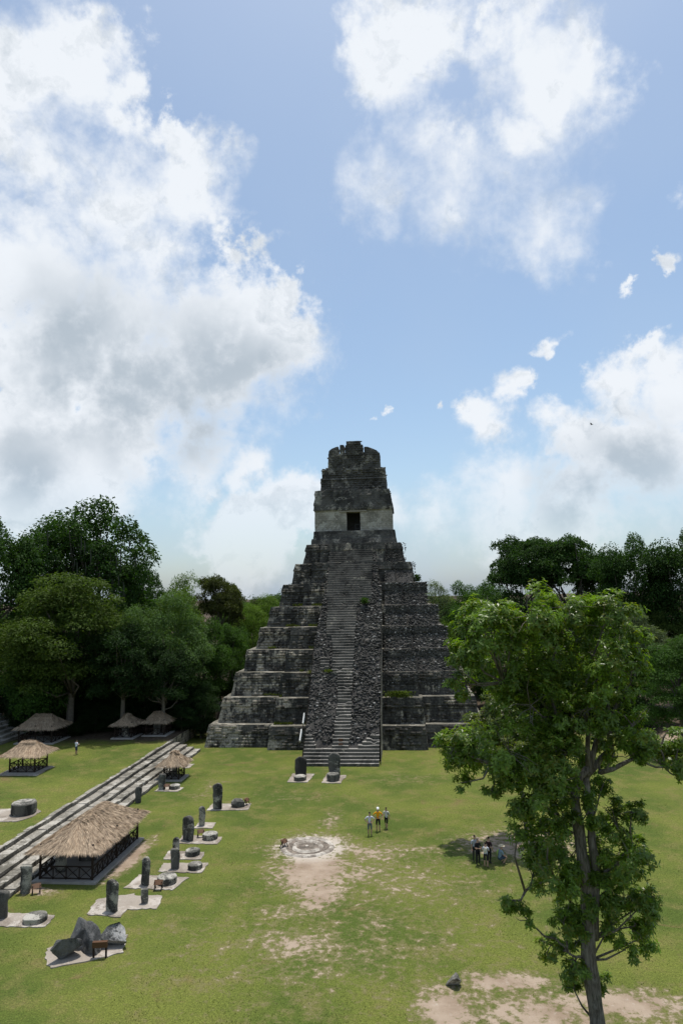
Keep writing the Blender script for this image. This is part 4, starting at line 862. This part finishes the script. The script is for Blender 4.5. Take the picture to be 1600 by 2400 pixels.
# far wood closing the horizon
rs=np.random.default_rng(5); Pf=[];n=0
far=[]
for i in range(150):
    x=rs.uniform(-190,190); y=rs.uniform(75,230); 
    if abs(x)<14 and y<95: continue
    far.append((x,y,rs.uniform(4.5,7.5),rs.uniform(13,18)+max(0,y-120)*.02))
P=[];N=[]
for x,y,r,h in far:
    k=900; d=rdir(k,rs); d[:,2]=np.abs(d[:,2])*1.2-.35; q=np.array([x,y,h-r*.8])+d*r*rs.uniform(.75,1.05,(k,1))*np.array([1,1,.95])*(1+.3*vnoise(d*1.7+x,1.2,9))[:,None]; P.append(q); N.append(d)
    k=200; q=np.array([x,y,0])+np.stack([rs.normal(0,r*.5,k),rs.normal(0,r*.5,k),rs.uniform(0,h*.7,k)],1); P.append(q); N.append(rdir(k,rs))
P=np.concatenate(P);N=np.concatenate(N);k=len(P); V,F=leaves(P,np.cross(N,rdir(k,rs)),N*.8+rdir(k,rs)*.7,rs.uniform(.5,.9,k),rs.uniform(.35,.6,k),rs)
o=obj('far_forest',mesh('far_forest',V,F,M['leaf']),kind='stuff'); o.color=(.05,.085,.024,1); tag(o,'far green wood closing the horizon behind everything','forest')
# moss curtains on the tallest left tree
mo=[]; B=MB()
for i in range(70):
    a=random.uniform(-2.6,-.3); r=random.uniform(5,10); x,y=-41.5+r*math.cos(a),17+r*math.sin(a); z=random.uniform(20,29); L=random.uniform(1.5,4); B.tube([(x,y,z),(x+.1,y,z-L*.5),(x,y,z-L)],[.07,.11,.02],4,cap=False)
mt=[o for o in COL.objects if o.get('label','').startswith('tallest dark tree')][0]; ob=obj('hanging_moss',B.mesh('hanging_moss',M['moss']),mt,kind='stuff'); ob.matrix_parent_inverse=Matrix.LocRotScale(mt.location,mt.rotation_euler,None).inverted()

# the tree that shades the group on the lawn
def lobes_tree(name,label,lobes,trunks,radii,leaf,ros,tint,mat,seed,group=None,single=0,bark='bark',nleaf=7):
    rs=np.random.default_rng(seed); base=trunks[0][0]; t=thing(name,label,'tree',(base[0],base[1],0),0,group); off=np.array([base[0],base[1],0])
    B=MB()
    for pth,(r0,r1) in zip(trunks,radii):
        p=np.array(pth,float)-off; k=len(p)
        # resample with a little wander
        tt=np.linspace(0,k-1,(k-1)*3+1); q=np.stack([np.interp(tt,range(k),p[:,c]) for c in range(3)],1); q[1:-1]+=rs.normal(0,.03,q[1:-1].shape)
        B.tube(q,np.linspace(r0,r1,len(q)),9)
    segs=np.concatenate([np.array(p,float)-off for p in trunks])
    for (x,y,z,r) in lobes:
        c=np.array([x,y,z])-off; j=segs[np.argmin(np.linalg.norm(segs-c-np.array([0,0,-1.0]),axis=1))]
        mid=(j+c)/2+rs.normal(0,.12,3)+np.array([0,0,-.15]); B.tube([j,mid,c],[.055,.04,.022],6)
        for q in range(int(5*r)):
            e=c+rdir(1,rs)[0]*r*.85; B.tube([c+(mid-c)*rs.uniform(0,.4),(c+e)/2+rs.normal(0,.08,3),e],[.022,.016,.006],4,cap=False)
    B.V=[v+vvec(v,1.6,81)*.05+vvec(v,5,84)*.022 if len(v)>60 else v for v in B.V]; obj('trunk',B.mesh('trunk',M[bark],True),t)
    P=[];A=[];N=[]
    for (x,y,z,r) in lobes:
        c=np.array([x,y,z])-off; k=int(ros*r*r)
        # sub-clumps inside the lobe leave gaps between them
        sc_=c+rdir(max(4,int(9*r)),rs)*r*rs.uniform(.35,.85,(max(4,int(9*r)),1)); w=rs.integers(0,len(sc_),k); d=rdir(k,rs); ctr=sc_[w]+d*r*.36*rs.uniform(.3,1,(k,1))*np.array([1,1,.8]); out=ctr-c; out/=np.linalg.norm(out,axis=1,keepdims=True)+1e-9
        up=out*.6+d*.5+np.array([0,0,.7]); up/=np.linalg.norm(up,axis=1,keepdims=True); s1=np.cross(up,rdir(k,rs)); s1/=np.linalg.norm(s1,axis=1,keepdims=True); s2=np.cross(up,s1)
        for q in range(nleaf):
            a=2*math.pi*q/nleaf+rs.uniform(-.4,.4,k); el=rs.uniform(-.35,.55,k); ax=(np.cos(a)[:,None]*s1+np.sin(a)[:,None]*s2)*np.cos(el)[:,None]+up*np.sin(el)[:,None]
            P.append(ctr+up*rs.uniform(-.05,.05,(k,1))); A.append(ax); N.append(up+rs.normal(0,.25,(k,3)))
    P=np.concatenate(P);A=np.concatenate(A);N=np.concatenate(N);k=len(P); L=rs.uniform(.7,1.3,k)*leaf[0]; W=rs.uniform(.75,1.25,k)*leaf[1]
    if single:
        # the leaves nearest to the viewer are single parts
        dist=np.linalg.norm(P+off-np.array([7.83,-86.95,18.7]),axis=1); vis=np.argsort(dist+rs.uniform(0,2.5,k))[:single]; rest=np.ones(k,bool); rest[vis]=False
        lv,lf=leaves(np.zeros((1,3)),np.array([[0,1.,0]]),np.array([[0,0,1.]]),[1.],[leaf[1]/leaf[0]],rs); lm=mesh('leaf',lv,lf,M[mat])
        for i in vis:
            y=Vector(A[i]).normalized(); s=y.cross(Vector(N[i])).normalized(); n=s.cross(y); m=Matrix((s,y,n)).transposed().to_4x4()
            o=obj('leaf',lm,t); o.color=(*tint,1); o.matrix_local=Matrix.Translation(P[i])@m@Matrix.Scale(L[i],4)
        P,A,N,L,W=P[rest],A[rest],N[rest],L[rest],W[rest]
    V,F=leaves(P,A,N,L,W,rs,.12); cr=obj('crown',mesh('crown',V,F,M[mat]),t,kind='stuff'); cr.color=(*tint,1); return t
lb=[(15.2+x,-31.3+y,z,r) for x,y,z,r in [(0,0,9,2.2),(-1.8,.3,8,1.7),(1.8,-.5,8.2,1.8),(-.5,1.5,7.6,1.7),(.6,-1.6,7.2,1.6),(-2.6,-1.0,6.8,1.2),(2.6,1.0,7.2,1.4),(-3.2,.6,7.2,1.1),(-1.2,-2.2,6.6,1.2),(-3.4,-2.0,7.0,1.4),(-2.0,-3.2,6.8,1.5),(0,-3.2,7,1.5),(-4.2,-.4,6.6,1.1),(1.6,-3.0,7.4,1.6)]]
lobes_tree('shade_tree','small leafy tree on the lawn shading a group, behind foreground tree',lb,[[(16.6,-30.8,-.3),(16.4,-30.9,3),(15.6,-31.2,6),(15.2,-31.3,9)],[(16.4,-30.9,3.5),(17.2,-31.4,6),(17.4,-31.8,8)],[(15.9,-31.1,5),(14,-31,6.6),(12.8,-31,7.2)]],[(.2,.08),(.1,.05),(.09,.04)],(.26,.11),120,(.085,.12,.022),'leaffg',71,nleaf=6)
FG=[(11.42,-56.96,17.04,1.66),(12.83,-57.31,17.75,1.54),(14.88,-56.07,18.05,1.60),(16.27,-56.81,17.50,1.46),(16.40,-57.12,15.58,1.45),(10.54,-56.44,16.12,1.13),(12.24,-54.42,15.35,1.80),(14.32,-54.65,15.73,1.97),(16.14,-54.62,14.58,1.67),(12.92,-56.67,13.98,1.58),(14.55,-56.71,13.28,0.92),(16.04,-56.65,13.26,0.83),(17.23,-56.42,13.22,1.02),(18.75,-54.26,11.81,0.83),(19.64,-54.51,11.50,0.74),(10.68,-54.96,11.68,1.48),(9.62,-55.40,11.96,0.82),(12.07,-57.05,12.14,1.75),(13.74,-56.48,12.01,1.58),(11.46,-55.72,10.42,0.69),(10.09,-55.73,10.50,0.54),(15.72,-54.44,11.57,1.09),(16.20,-54.75,10.18,0.70),(12.79,-57.37,10.36,1.09),(13.18,-55.46,7.72,1.25),(14.59,-55.10,7.43,1.56),(16.43,-55.53,8.82,1.18),(16.60,-56.70,7.70,1.19),(16.04,-55.68,6.30,1.37),(16.83,-56.63,5.88,0.83),(17.51,-54.35,3.70,0.83),(14.53,-54.44,5.42,1.15),(11.85,-55.86,5.79,0.69),(12.38,-56.25,5.29,0.53),(13.63,-54.77,3.54,0.83),(14.42,-55.52,3.25,0.92),(15.36,-54.68,2.26,0.83),(14.34,-55.19,2.16,0.50),(15.88,-55.58,4.65,0.69),(9.79,-56.35,15.57,0.72),(18.14,-55.16,16.48,0.77),(17.29,-55.68,14.52,0.95)]
FG+=[(13.90,-55.88,9.43,1.04),(15.29,-55.97,9.47,0.94),(13.41,-56.82,8.86,1.01),(15.88,-54.59,7.27,1.08),(13.50,-57.18,7.18,1.00),(15.22,-55.65,5.60,0.95),(16.83,-54.41,7.22,1.09),(16.94,-56.30,9.58,0.71),(14.73,-55.59,4.46,0.80),(14.07,-55.53,4.84,0.77),(13.71,-57.18,10.99,1.18),(12.49,-56.27,11.09,1.13),(15.26,-55.20,10.12,0.87),(16.73,-55.64,5.96,0.95),(12.96,-55.35,6.72,0.87),(12.24,-56.62,8.95,0.75),(14.86,-56.48,13.24,1.11),(15.70,-56.79,13.98,1.10),(13.32,-55.81,15.11,1.43),(15.26,-54.38,14.55,1.59),(17.68,-55.22,15.38,0.92),(16.03,-54.76,16.48,1.47),(13.72,-56.15,16.97,1.41),(14.34,-56.94,12.12,1.10),(16.49,-56.02,11.92,0.84),(14.04,-55.24,12.83,1.36),(17.56,-55.04,7.63,0.70),(12.44,-56.15,16.99,1.32),(10.88,-56.98,17.05,0.83),(17.14,-56.07,16.73,0.93)]
FG+=[(17.01,-55.59,4.76,0.91),(16.47,-55.75,3.91,0.61),(17.43,-56.11,6.00,0.67),(10.11,-55.02,11.69,1.18),(10.14,-56.11,14.81,0.80),(11.31,-55.11,17.90,0.88)]
FG+=[(18.4,-55.3,12.2,.95),(19.2,-55.2,11.3,.85),(17.6,-55.6,11.9,.8),(19.4,-55.4,12.3,.7)]
FGT=[[(15.10,-55.67,-0.3),(15.16,-55.67,0.96),(15.03,-55.68,3.43),(15.03,-55.68,6.28),(14.91,-55.69,8.34),(14.76,-55.70,9.73),(14.94,-55.69,10.60),(15.44,-55.64,11.12)],
[(15.26,-55.66,4.25),(15.48,-55.64,6.78),(15.43,-55.64,8.85),(15.35,-55.65,10.60),(15.91,-55.60,12.18),(16.34,-55.56,13.07),(16.48,-55.55,13.78)],
[(15.37,-55.65,10.77),(16.45,-55.55,11.99),(16.43,-55.55,13.06),(16.95,-55.50,13.96),(17.52,-55.45,14.22)],
[(14.93,-55.69,10.52),(14.22,-55.75,11.50),(14.14,-55.76,13.29),(14.04,-55.77,14.74)],
[(15.44,-55.64,11.12),(15.50,-55.63,12.90),(15.50,-55.63,14.35),(15.75,-55.61,15.44)],
[(14.14,-55.76,13.29),(13.28,-55.83,14.39),(12.00,-55.95,14.78)],
[(14.04,-55.77,14.74),(14.30,-55.74,16.20),(14.94,-55.69,17.48)],
[(15.9,-55.6,10.9),(17.51,-55.45,11.44),(18.47,-55.37,11.95),(18.87,-55.33,12.48)],
[(17.51,-55.45,11.44),(18.76,-55.34,11.06),(19.27,-55.30,10.52)],
[(14.76,-55.70,9.73),(13.25,-55.84,10.46),(11.29,-56.01,11.38)],
[(15.03,-55.68,6.28),(16.31,-55.56,7.11),(17.08,-55.49,7.95)],
[(15.01,-55.68,5.94),(13.76,-55.79,6.64),(12.48,-55.91,6.16)],
[(15.08,-55.67,3.43),(14.13,-55.76,3.77),(13.63,-55.80,4.28)]]
FGR=[(.36,.15),(.2,.08),(.13,.05),(.12,.07),(.12,.05),(.07,.03),(.07,.03),(.10,.03),(.05,.02),(.08,.03),(.08,.03),(.07,.03),(.06,.03)]
lobes_tree('foreground_tree','large leafy tree with bare lower trunk in the right foreground',FG,FGT,FGR,(.2,.074),150,(.125,.20,.026),'leaffg',72,single=280,bark='furrow')

# ------------------------------------------------------------------ plants on the ruin
def tuft(name,label,loc,r,h,n,col,L,W,cat='plant',group=None):
    P=np.stack([RNG.normal(0,r*.45,n),RNG.normal(0,min(r,.35)*.45,n),RNG.uniform(0,h*.7,n)],1); d=rdir(n,RNG); d[:,2]=np.abs(d[:,2])+.3
    V,F=leaves(P,d,rdir(n,RNG)+np.array([0,-.6,.4]),RNG.uniform(.6,1.2,n)*L,RNG.uniform(.7,1.2,n)*W,RNG)
    o=obj(name,mesh(name,V,F,M['leaf']),None,loc); o.color=(*col,1); return tag(o,label,cat,group)
tuft('ledge_shrub','yellow-green shrub on the second right terrace of the pyramid',(6.6,1.0,5.8),1.7,1.0,900,(.09,.12,.02),.3,.12)
tuft('ledge_shrub','green plant growing in the right side rubble of the stair',(2.35,6.3,17.5),.5,1.0,300,(.05,.10,.015),.28,.12)
tuft('ledge_shrub','small dark sapling on the right edge of the pyramid silhouette',(9.6,11.6,20.4),.55,1.3,300,(.03,.06,.015),.28,.14)
tuft('ledge_shrub','grass clump on the left stair rubble half way up',(-1.9,-.9,9.2),.6,.35,260,(.10,.13,.02),.3,.05)
tuft('ledge_shrub','grass clump at the left stair edge half way up',(-4.3,.4,8.9),.4,.5,200,(.11,.12,.02),.3,.05)
n=0
P=[]
for k,(xa,xb) in {1:(-9,-5),2:(-14,-4.5),3:(-8,-4.4),4:(-11,-4.3),5:(-9.5,-4.1),6:(-8,-3.6)}.items():
    q=260; x=RNG.uniform(xa,xb,q); x=x[vnoise(np.stack([x,x*0+k,x*0],1),.7,66)>.05]; inn=x>IW[k][0]; y=1.7*k-np.where(inn,1.4,0)-.12-RNG.uniform(0,.25,len(x)); P.append(np.stack([x,y,np.full(len(x),ZT[k]+.05)],1))
P=np.concatenate(P); k=len(P); d=rdir(k,RNG)*.5+np.array([0,0,1]); V,F=leaves(P,d,rdir(k,RNG)+np.array([0,-1,0]),RNG.uniform(.2,.55,k),RNG.uniform(.05,.1,k),RNG)
o=obj('ledge_grass',mesh('ledge_grass',V,F,M['leaf']),kind='stuff'); o.color=(.09,.11,.02,1); tag(o,'grass growing on the left pyramid ledges','grass')
# bird far off in the sky
B=MB().add([(0,-.25,0),(.06,0,.03),(0,.3,.02),(-.06,0,.03),(0,0,-.05)],[[0,1,4],[1,2,4],[2,3,4],[3,0,4],[0,3,2,1]]); b=thing('bird','tiny dark bird flying in the sky right of the pyramid','bird',(32.5,2,40),1.)
obj('body',B.mesh('body',M['wood']),b)
for s in(-1,1): obj('wing',MB().add([(0,-.1,0),(0,.12,0),(s*.55,.05,.12),(s*.5,-.08,.12),(0,0,.03)],[[0,4,3],[4,2,3],[4,1,2],[0,3,2,1]]).mesh('wing',M['wood']),b)
# single blades and weeds that roughen the nearer lawn
n=60000; y=-57+RNG.uniform(0,1,n)**1.6*45; x=RNG.uniform(-22,30,n)
d=np.full(n,9.)
for cx,cy,rx,ry,w in DIRT: d=np.minimum(d,np.hypot((x-cx)/rx,(y-cy)/ry)+(1-min(w,1))*1.2)
keep=(d>1.05+.35*vnoise(np.stack([x,y,x*0],1),1.2,90))&(x>-17.6)&~((x<-12.9)&(y<-31.5)&(y>-42))&~((x>-12.2)&(x<-6.4)&(y<-22.9))&~((x<-13)&(y<-44.8)&(y>-47.2))&(vnoise(np.stack([x,y,x*0],1),.6,91)+RNG.uniform(-.8,.8,n)>-.1)
x,y=x[keep],y[keep]; k=len(x); P=np.stack([x,y,np.full(k,-.005)],1); a=rdir(k,RNG)*.8+np.array([0,0,.75]); a[:,2]=np.abs(a[:,2])
V,F=leaves(P,a,rdir(k,RNG)+np.array([0,-.5,.5]),RNG.uniform(.04,.09,k),RNG.uniform(.02,.045,k),RNG); o=obj('lawn_grass',mesh('lawn_grass',V,F,M['leaf']),kind='stuff'); o.color=(.12,.14,.04,1); tag(o,'short grass blades and weeds over the plaza lawn','grass')
